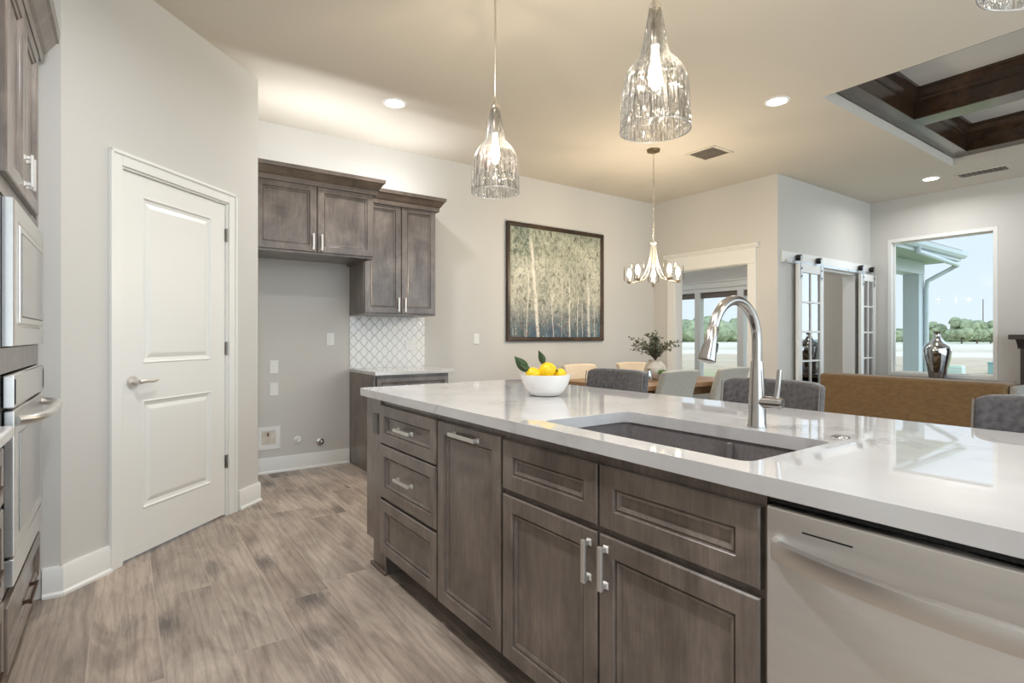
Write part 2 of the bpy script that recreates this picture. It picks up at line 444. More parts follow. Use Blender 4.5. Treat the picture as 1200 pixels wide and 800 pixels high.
def paint_mat():
    # canvas local coords: x 0..1.42, z 0..1.27
    m, nt, o = new_mat('birch_canvas'); g = N(nt)
    b = g.n('BsdfPrincipled'); g.link(b.outputs[0], o.inputs[0]); b.inputs['Roughness'].default_value = .55
    vec = g.coord(); x, y, z = g.sep(vec)
    v = g.math('DIVIDE', z, 1.27); u = g.math('DIVIDE', x, 1.42)
    nb = g.noise(g.coord((1, 1, .55)), 5, 6, .7, .8)
    nf = g.noise(g.coord((1.3, 1, .85)), 15, 7, .82, .6)
    ns = g.noise(g.coord((2.4, 1, .35)), 17, 5, .75, .6)
    vv = g.math('ADD', v, g.math('MULTIPLY', g.math('SUBTRACT', nb, .5), .42))
    c = g.ramp(vv, [(.0, hexc(72, 100, 120)), (.10, hexc(108, 122, 128)), (.22, hexc(150, 152, 146)), (.34, hexc(190, 187, 172)), (.62, hexc(206, 204, 188)), (.85, hexc(190, 191, 172)), (1.0, hexc(160, 165, 148))])
    dark = g.ramp(nf, [(.50, (0, 0, 0)), (.60, (1, 1, 1))])
    dk = g.ramp(v, [(.05, (.85, .85, .85)), (.45, (.75, .75, .75)), (.7, (.7, .7, .7)), (.95, (.85, .85, .85))])
    c = g.mix(g.math('MULTIPLY', dark, dk), c, hexc(54, 62, 52))
    nh = g.noise(g.coord((1.2, 1, .8)), 44, 5, .8, .4)
    c = g.mix(g.math('MULTIPLY', g.ramp(nh, [(.50, (0, 0, 0)), (.62, (1, 1, 1))]), .6), c, hexc(96, 92, 78))
    c = g.mix(g.math('MULTIPLY', g.ramp(nh, [(.36, (1, 1, 1)), (.46, (0, 0, 0))]), .35), c, hexc(226, 223, 206))
    big = g.noise(g.coord((1, 1, .7)), 2.6, 3, .6, .5)
    c = g.mix(1, c, g.ramp(big, [(.38, (.70, .72, .70)), (.58, (1.04, 1.04, 1.02))]), 'MULTIPLY')
    lite = g.ramp(ns, [(.55, (0, 0, 0)), (.68, (1, 1, 1))])
    c = g.mix(g.math('MULTIPLY', lite, .75), c, hexc(226, 222, 200))
    # dark foliage blotch upper left and upper right corners
    du = g.math('SUBTRACT', u, .12); dv = g.math('SUBTRACT', v, .88)
    rr = g.math('ADD', g.math('MULTIPLY', du, du), g.math('MULTIPLY', dv, dv))
    blot = g.math('MULTIPLY', g.ramp(rr, [(.0, (1, 1, 1)), (.05, (0, 0, 0))]), g.ramp(nf, [(.40, (0, 0, 0)), (.56, (1, 1, 1))]))
    c = g.mix(g.math('MULTIPLY', blot, .85), c, hexc(62, 84, 72))
    blue = g.math('MULTIPLY', g.ramp(v, [(.08, (1, 1, 1)), (.30, (0, 0, 0))]), g.ramp(nb, [(.50, (0, 0, 0)), (.6, (1, 1, 1))]))
    c = g.mix(g.math('MULTIPLY', blue, .75), c, hexc(44, 76, 102))
    wob = g.math('MULTIPLY', g.math('SUBTRACT', g.noise(g.coord((0, 0, 1)), 3, 3), .5), .06)
    for (u0, lean, wd, top, st) in ((.285, -.08, .014, .95, .72), (.86, -.02, .012, .62, .6), (.63, 0, .006, .55, .7), (.72, .02, .005, .42, .7), (.45, -.06, .005, .4, .6), (.16, .05, .006, .6, .5), (.78, 0, .004, .35, .6), (.93, 0, .006, .3, .5), (.54, .01, .004, .7, .35)):
        cx_ = g.math('ADD', g.math('MULTIPLY', v, lean), u0)
        d = g.math('ABSOLUTE', g.math('SUBTRACT', g.math('ADD', u, wob), cx_))
        ms = g.math('MULTIPLY', g.ramp(d, [(wd*.7, (1, 1, 1)), (wd*1.5, (0, 0, 0))]), g.ramp(v, [(top-.08, (1, 1, 1)), (min(1, top+.04), (0, 0, 0))]))
        c = g.mix(g.math('MULTIPLY', g.math('MULTIPLY', ms, st), g.ramp(nf, [(.44, (1, 1, 1)), (.70, (.35, .35, .35))])), c, hexc(242, 236, 222))
    red = g.math('MULTIPLY', g.ramp(g.math('ADD', v, g.math('MULTIPLY', nb, .2)), [(.22, (1, 1, 1)), (.36, (0, 0, 0))]), g.ramp(g.noise(vec, 34, 3), [(.60, (0, 0, 0)), (.66, (1, 1, 1))]))
    c = g.mix(g.math('MULTIPLY', red, .8), c, hexc(126, 62, 58))
    g.link(c, b.inputs['Base Color']); g.link(g.bump(nf, .4, .004), b.inputs['Normal'])
    return m
M['canvas'] = paint_mat()

def ground_mat():
    m, nt, o = new_mat('outdoor_ground'); g = N(nt)
    b = g.n('BsdfPrincipled'); g.link(b.outputs[0], o.inputs[0]); b.inputs['Roughness'].default_value = .95; b.inputs['Specular IOR Level'].default_value = .1
    vec = g.coord(); x, y, z = g.sep(vec)
    ln = g.n('VectorMath'); ln.operation = 'LENGTH'; g.link(vec, ln.inputs[0])
    r = ln.outputs['Value']
    rn = g.math('ADD', r, g.math('MULTIPLY', g.math('SUBTRACT', g.noise(g.coord((.05, .05, .05)), 1.5, 4), .5), 16))
    k = g.math('DIVIDE', rn, 200, clamp=True)
    c = g.ramp(k, [(.05, hexc(168, 184, 124)), (.10, hexc(186, 180, 140)), (.14, hexc(206, 186, 160)), (.24, hexc(216, 196, 172)), (.262, hexc(240, 230, 214)), (.30, hexc(240, 230, 214)), (.33, hexc(222, 206, 184)), (.5, hexc(240, 230, 212)), (.7, hexc(232, 222, 202)), (1, hexc(200, 204, 174))])
    c = g.mix(1, c, g.ramp(g.noise(g.coord((.3, .3, .3)), 2, 6, .7), [(.3, (.8, .8, .8)), (.7, (1.1, 1.1, 1.1))]), 'MULTIPLY')
    g.link(c, b.inputs['Base Color']); return m
M['ground'] = ground_mat()

# ------------------------------------------------------------------ frames of reference
def T_isl(xf): return lambda u, v, w: (xf - w, u, v)        # faces -X
def T_east(xf): return lambda u, v, w: (xf + w, u, v)       # faces +X
def T_back(yf): return lambda u, v, w: (u, yf - w, v)       # faces -Y
Q = math.sqrt(.5)
def T_diag(u, v, w): return (u*Q + w*Q, 3.48 + u*Q - w*Q, v)
CEIL = 3.05
YB = 5.08      # back wall
XE = 6.08      # dining east wall
YN = 3.30      # barn door wall
XW = 8.53      # big window wall

def struct(mb, name, mat, **k):
    lab = k.pop('lab', None); cat = k.pop('cat', None)
    o = mb.build(name, mat, **k); return tag(o, lab, cat, kind='structure')

# ------------------------------------------------------------------ room shell
struct(MB().box(-.95, XW+.15, -2.6, YB+.1, -.1, 0).box(6.08, 8.68, YB+.1, 8.1, -.1, 0), 'floor', M['floor'], lab='grey brown wood plank floor running along the island', cat='floor')
CX0, CX1, CY0, CY1 = 4.43, 7.40, -1.6, 2.05
struct(MB().box(-.95, CX0, -2.6, YB+.1, CEIL, CEIL+.09).box(CX1, 8.68, -2.6, YB+.1, CEIL, CEIL+.09)
       .box(CX0, CX1, CY1, YB+.1, CEIL, CEIL+.09).box(CX0, CX1, -2.6, CY0, CEIL, CEIL+.09).box(6.08, 8.68, YB+.1, 8.1, CEIL, CEIL+.09),
       'ceiling', M['ceil'], lab='smooth beige painted ceiling around the wood coffer', cat='ceiling')
struct(MB().box(.79, XE+.15, YB, YB+.1, 0, CEIL), 'wall_north', M['wall'], lab='long beige wall behind the cabinets and the painting', cat='wall')
struct(MB().boxT(T_diag, -.332, -.02, 0, CEIL, -.12, 0).boxT(T_diag, .797, 1.117, 0, CEIL, -.12, 0).boxT(T_diag, -.02, .797, 2.07, CEIL, -.12, 0),
       'wall_pantry', M['wall'], lab='diagonal grey wall holding the white pantry door', cat='wall')
struct(MB().box(.69, .79, 4.27, YB+.1, 0, CEIL), 'wall_alcove', M['wall'], lab='side wall of the refrigerator alcove', cat='wall')
struct(MB().box(-.95, -.2348, 3.2452, 3.35, 0, CEIL), 'wall_oven_return', M['wall'], lab='narrow wall between the oven tower and the pantry wall', cat='wall')
struct(MB().box(-1.05, -.95, -2.6, 3.35, 0, CEIL), 'wall_west', M['wall'], lab='kitchen wall behind the oven tower', cat='wall')
OY0, OY1, OZ = 3.66, 4.73, 2.065
struct(MB().box(XE, XE+.15, YN, OY0, 0, CEIL).box(XE, XE+.15, OY1, YB, 0, CEIL).box(XE, XE+.15, OY0, OY1, OZ, CEIL),
       'wall_dining', M['wall'], lab='beige dining wall with the white cased opening', cat='wall')
BX0, BX1, BZ = 6.95, 8.05, 2.03
struct(MB().box(XE+.15, BX0, YN, YN+.15, 0, CEIL).box(BX1, 8.68, YN, YN+.15, 0, CEIL).box(BX0, BX1, YN, YN+.15, BZ, CEIL),
       'wall_barn_door', M['wall'], lab='grey wall carrying the sliding barn doors', cat='wall')
WY0, WY1, WZ0, WZ1 = 1.93, 3.085, .66, 2.51
struct(MB().box(XW, XW+.15, -2.6, WY0, 0, CEIL).box(XW, XW+.15, WY1, YN, 0, CEIL).box(XW, XW+.15, WY0, WY1, 0, WZ0).box(XW, XW+.15, WY0, WY1, WZ1, CEIL),
       'wall_east', M['wall'], lab='grey living room wall around the large window', cat='wall')
# study behind
SY0, SY1, SZ0, SZ1 = 4.65, 7.4, .30, 2.05
struct(MB().box(XW, XW+.15, YN+.15, SY0, 0, CEIL).box(XW, XW+.15, SY1, 8.1, 0, CEIL).box(XW, XW+.15, SY0, SY1, 0, SZ0).box(XW, XW+.15, SY0, SY1, SZ1, CEIL),
       'wall_study_east', M['wall'], lab='wall above and beside the windows seen through the cased opening', cat='wall')
NX0, NX1, NZ0, NZ1 = 6.5, 8.3, .3, 2.6
struct(MB().box(XE, NX0, 8.0, 8.1, 0, CEIL).box(NX1, 8.68, 8.0, 8.1, 0, CEIL).box(NX0, NX1, 8.0, 8.1, 0, NZ0).box(NX0, NX1, 8.0, 8.1, NZ1, CEIL), 'wall_study_north', M['wall'], lab='far end wall of the room behind the cased opening', cat='wall')
struct(MB().box(XE+.05, XE+.15, YB+.1, 8.0, 0, CEIL), 'wall_study_west', M['wall'], lab='inner wall of the room behind the cased opening', cat='wall')

# baseboards
def baseboard(name, T, u0, u1, lab):
    mb = MB(); poly = [(0, 0), (.026, 0), (.026, .012), (.016, .022), (.016, .12), (.010, .135), (0, .135)]
    mb.prism(poly, lambda a, b, w: T(w, b, a), u0, u1)
    struct(mb, name, M['trim'], lab=lab, cat='baseboard', smooth=30)
baseboard('baseboard_pantry_left', T_diag, -.34, -.089, 'white baseboard left of the pantry door')
baseboard('baseboard_pantry_right', T_diag, .90, 1.128, 'short white baseboard right of the pantry door')
baseboard('baseboard_oven_return', T_back(3.2452), -.30, -.225, 'white baseboard stub beside the oven tower')
baseboard('baseboard_alcove_back', T_back(YB), .79, 1.733, 'white baseboard along the back of the refrigerator alcove')
baseboard('baseboard_alcove_side', T_east(.79), 4.275, YB, 'white baseboard on the alcove side wall')
baseboard('baseboard_north', T_back(YB), 2.47, XE, 'white baseboard under the painting')
baseboard('baseboard_dining', T_isl(XE), OY1+.11, YB, 'white baseboard left of the cased opening')
baseboard('baseboard_dining_right', T_isl(XE), YN, OY0-.11, 'white baseboard right of the cased opening')

# pantry door casing
def casing(mb, T, u0, u1, z1, cw=.072):
    for (a, b, c, d) in ((u0-cw, u0, 0, z1+cw), (u1, u1+cw, 0, z1+cw), (u0, u1, z1, z1+cw)):
        mb.boxT(T, a, b, c, d, 0, .014)
    # raised outer back band
    mb.boxT(T, u0-cw, u0-cw+.018, 0, z1+cw, .014, .022).boxT(T, u1+cw-.018, u1+cw, 0, z1+cw, .014, .022).boxT(T, u0-cw, u1+cw, z1+cw-.018, z1+cw, .014, .022)
    return mb
mb = casing(MB(), T_diag, -.02, .797, 2.07)
mb.boxT(T_diag, -.02, -.006, 0, 2.07, -.12, .004).boxT(T_diag, .783, .797, 0, 2.07, -.12, .004).boxT(T_diag, -.02, .797, 2.058, 2.07, -.12, .004)
struct(mb, 'trim_1', M['trim'], bevel=.003, lab='white casing around the pantry door', cat='door trim')

# pantry door
pd = thing('door_1', 'white two panel pantry door with a lever handle', 'door', (T_diag(.39, 0, 0)), kind='structure')
mb = MB()
D0, D1, DZ0, DZ1, WB, WF = -.003, .780, .014, 2.055, -.045, -.008
us = [D0, D0+.128, D1-.128, D1]; zs = [DZ0, .25, .84, 1.04, 1.945, DZ1]
for i in range(3):
    for j in range(5):
        if i == 1 and j in (1, 3):
            mb.rings(T_diag, us[1], us[2], zs[j], zs[j+1], [(0, WF), (.006, WF+.004), (.014, WF-.006), (.03, WF-.010), (.052, WF-.002), (.06, WF-.001)], back=False)
        else:
            c = [mb.v(T_diag(u, z, WF)) for u, z in ((us[i], zs[j]), (us[i+1], zs[j]), (us[i+1], zs[j+1]), (us[i], zs[j+1]))]
            mb.f(c)
bmesh.ops.remove_doubles(mb.bm, verts=mb.bm.verts, dist=.0002)
fr = [mb.v(T_diag(u, z, WF)) for u, z in ((D0, DZ0), (D1, DZ0), (D1, DZ1), (D0, DZ1))]
bk = [mb.v(T_diag(u, z, WB)) for u, z in ((D0, DZ0), (D1, DZ0), (D1, DZ1), (D0, DZ1))]
mb.bridge(fr, bk); mb.f(bk)
mb.build('door_leaf', M['door'], pd)
h = MB(); hc = (.058, .945)
def Tp(u, v, w): return Vector(T_diag(u, v, w))
h.cyl(Tp(hc[0], hc[1], WF), Tp(hc[0], hc[1], WF+.012), .033, .030, 28).cyl(Tp(hc[0], hc[1], WF+.01), Tp(hc[0], hc[1], WF+.05), .012, .012, 16)
h.tube(bez(Tp(hc[0], hc[1], WF+.048), Tp(hc[0]+.04, hc[1]+.012, WF+.056), Tp(hc[0]+.08, hc[1]-.010, WF+.05), Tp(hc[0]+.125, hc[1]+.006, WF+.044)), [.013, .012, .011, .010, .0095, .009, .009, .009, .009, .009, .0085, .008, .006], 12)
h.build('lever_handle', M['nickel'], pd, smooth=40)
for z in (.36, 1.108, 1.857):
    MB().cyl(Tp(.7885, z-.045, 0), Tp(.7885, z+.045, 0), .0065, n=10).boxT(T_diag, .775, .797, z-.042, z+.042, -.008, -.003).build('hinge', M['pewter'], pd, smooth=40)

# cased opening trim on the dining wall
TE = T_isl(XE)
mb = MB().boxT(TE, OY0-.105, OY0, 0, OZ+.005, 0, .02).boxT(TE, OY1, OY1+.105, 0, OZ+.005, 0, .02)
mb.boxT(TE, OY0-.105, OY1+.105, OZ+.0, OZ+.175, 0, .025).boxT(TE, OY0-.115, OY1+.115, OZ-.004, OZ+.014, 0, .034)
mb.prism([(0, OZ+.175), (.03, OZ+.175), (.05, OZ+.20), (.06, OZ+.205), (.06, OZ+.225), (0, OZ+.225)], lambda a, b, w: TE(w, b, a), OY0-.15, OY1+.15)
mb.boxT(TE, OY0-.001, OY0+.012, 0, OZ, -.15, .0).boxT(TE, OY1-.012, OY1+.001, 0, OZ, -.15, .0).boxT(TE, OY0, OY1, OZ-.012, OZ, -.15, 0)
struct(mb, 'trim_2', M['trim'], bevel=.002, lab='white casing with a crowned header around the dining opening', cat='door trim')
# barn opening jambs
mb = MB().box(BX0-.001, BX0+.015, YN, YN+.15, 0, BZ).box(BX1-.015, BX1+.001, YN, YN+.15, 0, BZ).box(BX0, BX1, YN, YN+.15, BZ-.015, BZ)
struct(mb, 'trim_3', M['trim'], lab='white jamb inside the barn door opening', cat='door trim')

# big window
w1 = thing('window_1', 'large picture window looking onto the porch and field', 'window', (XW, (WY0+WY1)/2, WZ0), kind='structure')
mb = MB()
T = T_isl(XW)
mb.boxT(T, WY0, WY0+.045, WZ0, WZ1, -.13, .006).boxT(T, WY1-.045, WY1, WZ0, WZ1, -.13, .006).boxT(T, WY0+.045, WY1-.045, WZ1-.045, WZ1, -.13, .006).boxT(T, WY0+.045, WY1-.045, WZ0, WZ0+.045, -.13, .006)
mb.boxT(T, WY0+.045, WY0+.062, WZ0+.045, WZ1-.045, -.10, -.07).boxT(T, WY1-.062, WY1-.045, WZ0+.045, WZ1-.045, -.10, -.07)
mb.boxT(T, WY0+.062, WY1-.062, WZ1-.062, WZ1-.045, -.10, -.07).boxT(T, WY0+.062, WY1-.062, WZ0+.045, WZ0+.062, -.10, -.07)
mb.build('window_frame', M['trim'], w1, bevel=.003)
MB().boxT(T, WY0+.06, WY1-.06, WZ0+.06, WZ1-.06, -.088, -.084).build('window_pane', M['glass'], w1)
# study windows
w2 = thing('window_2', 'row of white framed windows seen through the cased opening', 'window', (XW, 6, SZ0), kind='structure')
mb = MB()
posts = [SY0+.03, 5.28, 6.13, 6.98, SY1-.03]
for p in posts: mb.boxT(T, p-.055, p+.055, SZ0, SZ1, -.12, .005)
mb.boxT(T, SY0, SY1, SZ1-.07, SZ1, -.12, .004).boxT(T, SY0, SY1, SZ0, SZ0+.07, -.12, .004)
mb.boxT(T, SY0-.09, SY1+.09, SZ1, SZ1+.10, 0, .02).boxT(T, SY0-.10, SY1+.10, SZ1+.10, SZ1+.125, 0, .035).boxT(T, SY0-.09, SY0, SZ0-.09, SZ1, 0, .02)
mb.boxT(T, SY0-.1, SY1+.1, SZ0-.09, SZ0, 0, .03)
mb.build('window_frame', M['trim'], w2, bevel=.003)
for a, b in zip(posts, posts[1:]):
    p = MB().boxT(T, a+.055, b-.055, SZ0+.07, SZ1-.07, -.07, -.066).build('window_pane', M['glass'], w2)
    MB().boxT(T, a+.06, b-.06, SZ1-.17, SZ1-.072, -.055, -.03).build('raised_blind', M['vent'], w2)

w3 = thing('added_window_3', 'added unseen window bringing daylight into the room behind the cased opening', 'window', (7.4, 8.0, NZ0), kind='structure')  # unseen opening added so sky light reaches the study
mb = MB(); Tn = T_back(8.0)
for (a, b, c, d) in ((NX0, NX0+.06, NZ0, NZ1), (NX1-.06, NX1, NZ0, NZ1), (NX0+.06, NX1-.06, NZ0, NZ0+.06), (NX0+.06, NX1-.06, NZ1-.06, NZ1), (7.37, 7.43, NZ0+.06, NZ1-.06)): mb.boxT(Tn, a, b, c, d, -.09, .01)
mb.build('window_frame', M['trim'], w3, bevel=.003)
MB().boxT(Tn, NX0+.05, NX1-.05, NZ0+.05, NZ1-.05, -.06, -.056).build('window_pane', M['glass'], w3)

# ------------------------------------------------------------------ coffered ceiling
cf = thing('coffered_ceiling', 'recessed ceiling with dark wood beams over the living room', 'coffered ceiling', (5.9, .2, CEIL), kind='structure')
ZB, ZP = 3.13, 3.39
mb = MB()   # drywall lip and lid
t_ = .10
mb.box(CX0-t_, CX0, CY0-t_, CY1+t_, CEIL+.09, ZP+.06).box(CX1, CX1+t_, CY0-t_, CY1+t_, CEIL+.09, ZP+.06).box(CX0, CX1, CY1, CY1+t_, CEIL+.09, ZP+.06).box(CX0, CX1, CY0-t_, CY0, CEIL+.09, ZP+.06)
mb.box(CX0, CX1, CY0, CY1, ZP, ZP+.06)
mb.build('panel', M['coffer_panel'], cf)
xs = [CX0+.02, 4.63, 5.77, 6.0, 7.2, CX1-.02]; ys = [CY0+.02, -1.42, .25, .48, 1.88, CY1-.02]
MB().box(xs[0], xs[5], ys[4], ys[5], ZB, ZP).build('beam', M['beam'], cf, bevel=.004)
MB().box(xs[0], xs[5], ys[0], ys[1], ZB, ZP).build('beam', M['beam'], cf, bevel=.004)
MB().box(xs[0], xs[1], ys[1], ys[4], ZB, ZP).build('beam', M['beam'], cf, bevel=.004)
MB().box(xs[4], xs[5], ys[1], ys[4], ZB, ZP).build('beam', M['beam'], cf, bevel=.004)
MB().box(xs[2], xs[3], ys[1], ys[4], ZB, ZP).build('beam', M['beam'], cf, bevel=.004)
for a, b in ((xs[1], xs[2]), (xs[3], xs[4])):
    MB().box(a, b, ys[2], ys[3], ZB, ZP).build('beam', M['beam'], cf, bevel=.004)
prof = [(0, -.125), (.008, -.125), (.010, -.105), (.022, -.095), (.024, -.07), (.05, -.03), (.062, -.024), (.064, 0), (0, 0)]
for (x0, x1) in ((xs[1], xs[2]), (xs[3], xs[4])):
    for (y0, y1) in ((ys[1], ys[2]), (ys[3], ys[4])):
        mb = MB(); prev = None
        for (i, dz) in prof[:-1]:
            r = [mb.v((x0+i, y0+i, ZP+dz)), mb.v((x1-i, y0+i, ZP+dz)), mb.v((x1-i, y1-i, ZP+dz)), mb.v((x0+i, y1-i, ZP+dz))]
            if prev: mb.bridge(prev, r)
            prev = r
        mb.build('crown_molding', M['beam'], cf)

# ------------------------------------------------------------------ cabinet building blocks
def front_mb(T, u0, u1, v0, v1, stile=.058, t=.02):
    return MB().rings(T, u0, u1, v0, v1, [(0, 0), (0, t-.004), (.004, t), (stile-.006, t), (stile-.004, t-.002), (stile-.002, t-.010), (stile+.0015, t-.010), (stile+.003, t-.006), (stile+.011, t-.009), (stile+.0125, t-.015)])
def bar_pull(T, u, v, L, horiz, w0, mat, parent, label=None):
    mb = MB()
    def TT(a, b, w): return T(u+a, v+b, w0+w) if horiz else T(u+b, v+a, w0+w)
    mb.boxT(TT, -L/2, L/2, -.0072, .0072, .018, .027)
    for s in (-1, 1):
        c = s*(L/2-.011)
        mb.boxT(TT, c-.006, c+.006, -.006, .006, .005, .0185)
        q = [(TT(c-a_, -b_, 0), TT(c-a_*.5, -b_*.55, .007)) for a_, b_ in ((.011, .010), (-.011, .010), (-.011, -.010), (.011, -.010))]
        lo_ = [mb.v(p[0]) for p in q]; hi_ = [mb.v(p[1]) for p in q]; mb.bridge(lo_, hi_); mb.f(lo_); mb.f(hi_)
    return mb.build('handle', mat, parent, bevel=.0015, label=label)

# ------------------------------------------------------------------ left oven tower
XT = -.315; TT_ = T_east(XT)
tw = thing('oven_cabinet', 'tall dark stained cabinet tower holding the microwave and wall oven', 'cabinet', (-.6, 2.72, 0))
mb = MB().box(-.93, XT, 2.27, 2.285, .10, 2.50).box(-.93, XT, 3.185, 3.245, .10, 2.50)            # sides
mb.box(-.93, XT, 2.285, 3.185, 2.44, 2.50).box(-.93, XT, 2.285, 3.185, 1.64, 1.70).box(-.93, XT, 2.285, 3.185, 1.065, 1.15).box(-.93, XT, 2.285, 3.185, .345, .37).box(-.93, XT, 2.285, 3.185, .10, .13)
mb.box(-.93, -.91, 2.285, 3.185, .13, 2.44)
mb.build('carcass', M['cab'], tw, bevel=.002)
MB().box(-.93, -.39, 2.27, 3.245, 0, .10).build('toe_kick', M['toe'], tw)
for (a, b, s) in ((2.29, 2.672, 1), (2.678, 3.06, -1)):
    d = front_mb(TT_, a, b, 1.70, 2.385).build('door', M['cab'], tw)
    bar_pull(TT_, (b-.028) if s == 1 else (a+.028), 1.79, .118, False, .02, M['nickel'], d)
dr = front_mb(TT_, 2.29, 3.12, .125, .34, .05).build('drawer', M['cab'], tw)
bar_pull(TT_, 2.70, .232, .2, True, .02, M['bronze'], dr, 'bronze bar handle')
mb = MB(); prf = [(0, 2.385), (.024, 2.385), (.028, 2.42), (.040, 2.43), (.072, 2.48), (.082, 2.485), (.086, 2.53), (0, 2.53)]
mb.prism(prf, lambda a, b, w: (XT+a, w, b), 2.2, 3.135)
mb.build('crown_molding', M['cab'], tw)

ov = thing('wall_oven', 'stainless built-in wall oven with a bowed handle in the tower', 'oven', (-.6, 2.74, .38))
MB().box(-.90, XT-.002, 2.30, 3.17, .375, 1.06).build('oven_body', M['black'], ov)
MB().boxT(TT_, 2.35, 3.12, .955, 1.06, .0, .03).build('control_panel', M['steel'], ov, bevel=.004)
mb = MB().boxT(TT_, 2.365, 3.105, .475, .945, .0, .028); o_ = mb.build('oven_door', M['steel'], ov, bevel=.004)
MB().boxT(TT_, 2.46, 3.01, .53, .86, .0285, .031).build('glass_window', M['ovenglass'], o_)
hp = [Vector(TT_(2.40, .91, .03))] + bez(TT_(2.40, .91, .03), TT_(2.44, .91, .105), TT_(2.60, .91, .095), TT_(2.735, .91, .095), 8)[1:] + bez(TT_(2.735, .91, .095), TT_(2.87, .91, .095), TT_(3.03, .91, .105), TT_(3.07, .91, .03), 8)[1:]
MB().tube(hp, .017, 12).build('handle', M['steel2'], o_, smooth=40)
MB().boxT(TT_, 2.365, 3.105, .378, .465, .0, .026).build('vent_panel', M['steel'], ov, bevel=.003)
for a in (2.352, 3.10): MB().boxT(TT_, a, a+.012, .968, 1.048, .0305, .032).build('panel_end_cap', M['black'], ov)

mw = thing('built_in_microwave', 'stainless built-in microwave above the wall oven', 'microwave', (-.6, 2.74, 1.155))
MB().box(-.80, XT-.002, 2.32, 3.15, 1.152, 1.635).build('microwave_body', M['black'], mw)
MB().rings(TT_, 2.35, 3.12, 1.155, 1.632, [(0, 0), (0, .026), (.004, .03), (.062, .03), (.066, .024), (.07, .024)]).build('trim_kit', M['steel'], mw)
d_ = MB().boxT(TT_, 2.425, 3.04, 1.23, 1.555, .0245, .036).build('microwave_door', M['steel'], mw, bevel=.003)
MB().boxT(TT_, 2.45, 3.02, 1.25, 1.535, .0355, .0363).build('window_surround', M['black'], d_)
MB().boxT(TT_, 2.455, 3.015, 1.255, 1.53, .0363, .0375).build('glass_window', M['ovenglass'], d_)

# base run left of the oven
bc = thing('base_cabinet', 'dark base cabinet with two drawers at the left frame edge', 'cabinet', (-.6, 1.8, 0))
MB().box(-.93, XT, 1.35, 2.262, .10, .872).build('carcass', M['cab'], bc, bevel=.002)
MB().box(-.93, -.39, 1.35, 2.262, 0, .10).build('toe_kick', M['toe'], bc)
for (a, b) in ((.68, .85), (.40, .665), (.115, .385)):
    d = front_mb(TT_, 1.70, 2.235, a, b, .05).build('drawer', M['cab'], bc)
    bar_pull(TT_, 1.97, (a+b)/2, .16, True, .02, M['bronze'], d, 'bronze bar handle')
tag(MB().box(-.945, -.275, 1.35, 2.262, .874, .912).build('countertop', M['quartz'], bevel=.008, seg=3), 'white quartz worktop beside the oven tower', 'countertop')

# ------------------------------------------------------------------ alcove cabinets
ua = thing('wall_cabinet', 'wide dark wall cabinet over the empty refrigerator space', 'cabinet', (1.26, YB, 1.845))
YA = 4.47; TA = T_back(YA)
mb = MB().box(.795, .815, YA, YB-.002, 1.845, 2.43).box(1.712, 1.732, YA, YB-.002, 1.845, 2.43).box(.815, 1.712, YA, YB-.002, 1.865, 1.885).box(.815, 1.712, YA, YB-.002, 2.41, 2.43).box(.815, 1.712, YB-.02, YB-.002, 1.885, 2.41)
mb.box(.795, 1.732, YA-.001, YA+.018, 1.845, 1.88).box(1.245, 1.275, YA, YA+.018, 1.88, 2.41)
mb.build('carcass', M['cab'], ua, bevel=.002)
for (a, b, s) in ((.80, 1.258, 1), (1.264, 1.728, -1)):
    d = front_mb(TA, a, b, 1.862, 2.395).build('door', M['cab'], ua)
    bar_pull(TA, b-.03 if s == 1 else a+.03, 1.94, .13, False, .02, M['nickel'], d)
def crown_back(name, x0, x1, yf, parent, left=False):
    # mitred crown: front run plus right return
    mb = MB(); pr = [(0, 2.385), (.022, 2.385), (.024, 2.42), (.034, 2.43), (.062, 2.475), (.072, 2.48), (.075, 2.51), (0, 2.51)]
    prev = None
    for (o_, z) in pr:
        r = [mb.v((x0, yf-o_, z)), mb.v((x1+o_, yf-o_, z)), mb.v((x1+o_, YB-.004, z))]
        if prev:
            for k in range(2): mb.f([prev[k], prev[k+1], r[k+1], r[k]])
        prev = r
    return mb.build(name, M['crown'], parent)
crown_back('crown_molding', .795, 1.735, YA-.02, ua)
def led_strip(x0, x1, y, z, parent):
    MB().box(x0, x1, y-.006, y+.006, z, z+.004).build('light_strip', M['led'], parent)
    l = bpy.data.lights.new('strip_lamp', 'AREA'); l.shape = 'RECTANGLE'; l.size = x1-x0; l.size_y = .012; l.energy = LED_W*(x1-x0); l.color = (.96, .98, 1)
    o = bpy.data.objects.new('strip_lamp', l); COL.objects.link(o); o.parent = parent
    o.location = Vector(((x0+x1)/2, y, z+.006)) - woff(parent); o.rotation_euler = (PI, 0, 0)
led_strip(.83, 1.70, YA+.03, 2.452, ua)
ub = thing('wall_cabinet', 'narrower tall dark wall cabinet above the lattice tile backsplash', 'cabinet', (2.09, YB, 1.385))
YBc = 4.72; TB = T_back(YBc)
MB().box(1.736, 2.455, YBc, YB-.002, 1.385, 2.45).build('carcass', M['cab'], ub, bevel=.002)
for (a, b, s) in ((1.745, 2.092, 1), (2.098, 2.448, -1)):
    d = front_mb(TB, a, b, 1.40, 2.40).build('door', M['cab'], ub)
    bar_pull(TB, b-.03 if s == 1 else a+.03, 1.48, .13, False, .02, M['nickel'], d)
crown_back('crown_molding', 1.81, 2.455, YBc-.02, ub)
led_strip(1.85, 2.43, YBc+.03, 2.455, ub)
tag(MB().box(1.736, 2.514, YB-.010, YB-.001, .886, 1.384).build('backsplash', M['tile']), 'white lattice tile backsplash under the tall wall cabinet', 'backsplash')
bb = thing('base_cabinet', 'dark base cabinet under the lattice tile backsplash', 'cabinet', (2.1, YB, 0))
YC = 4.49; TC = T_back(YC)
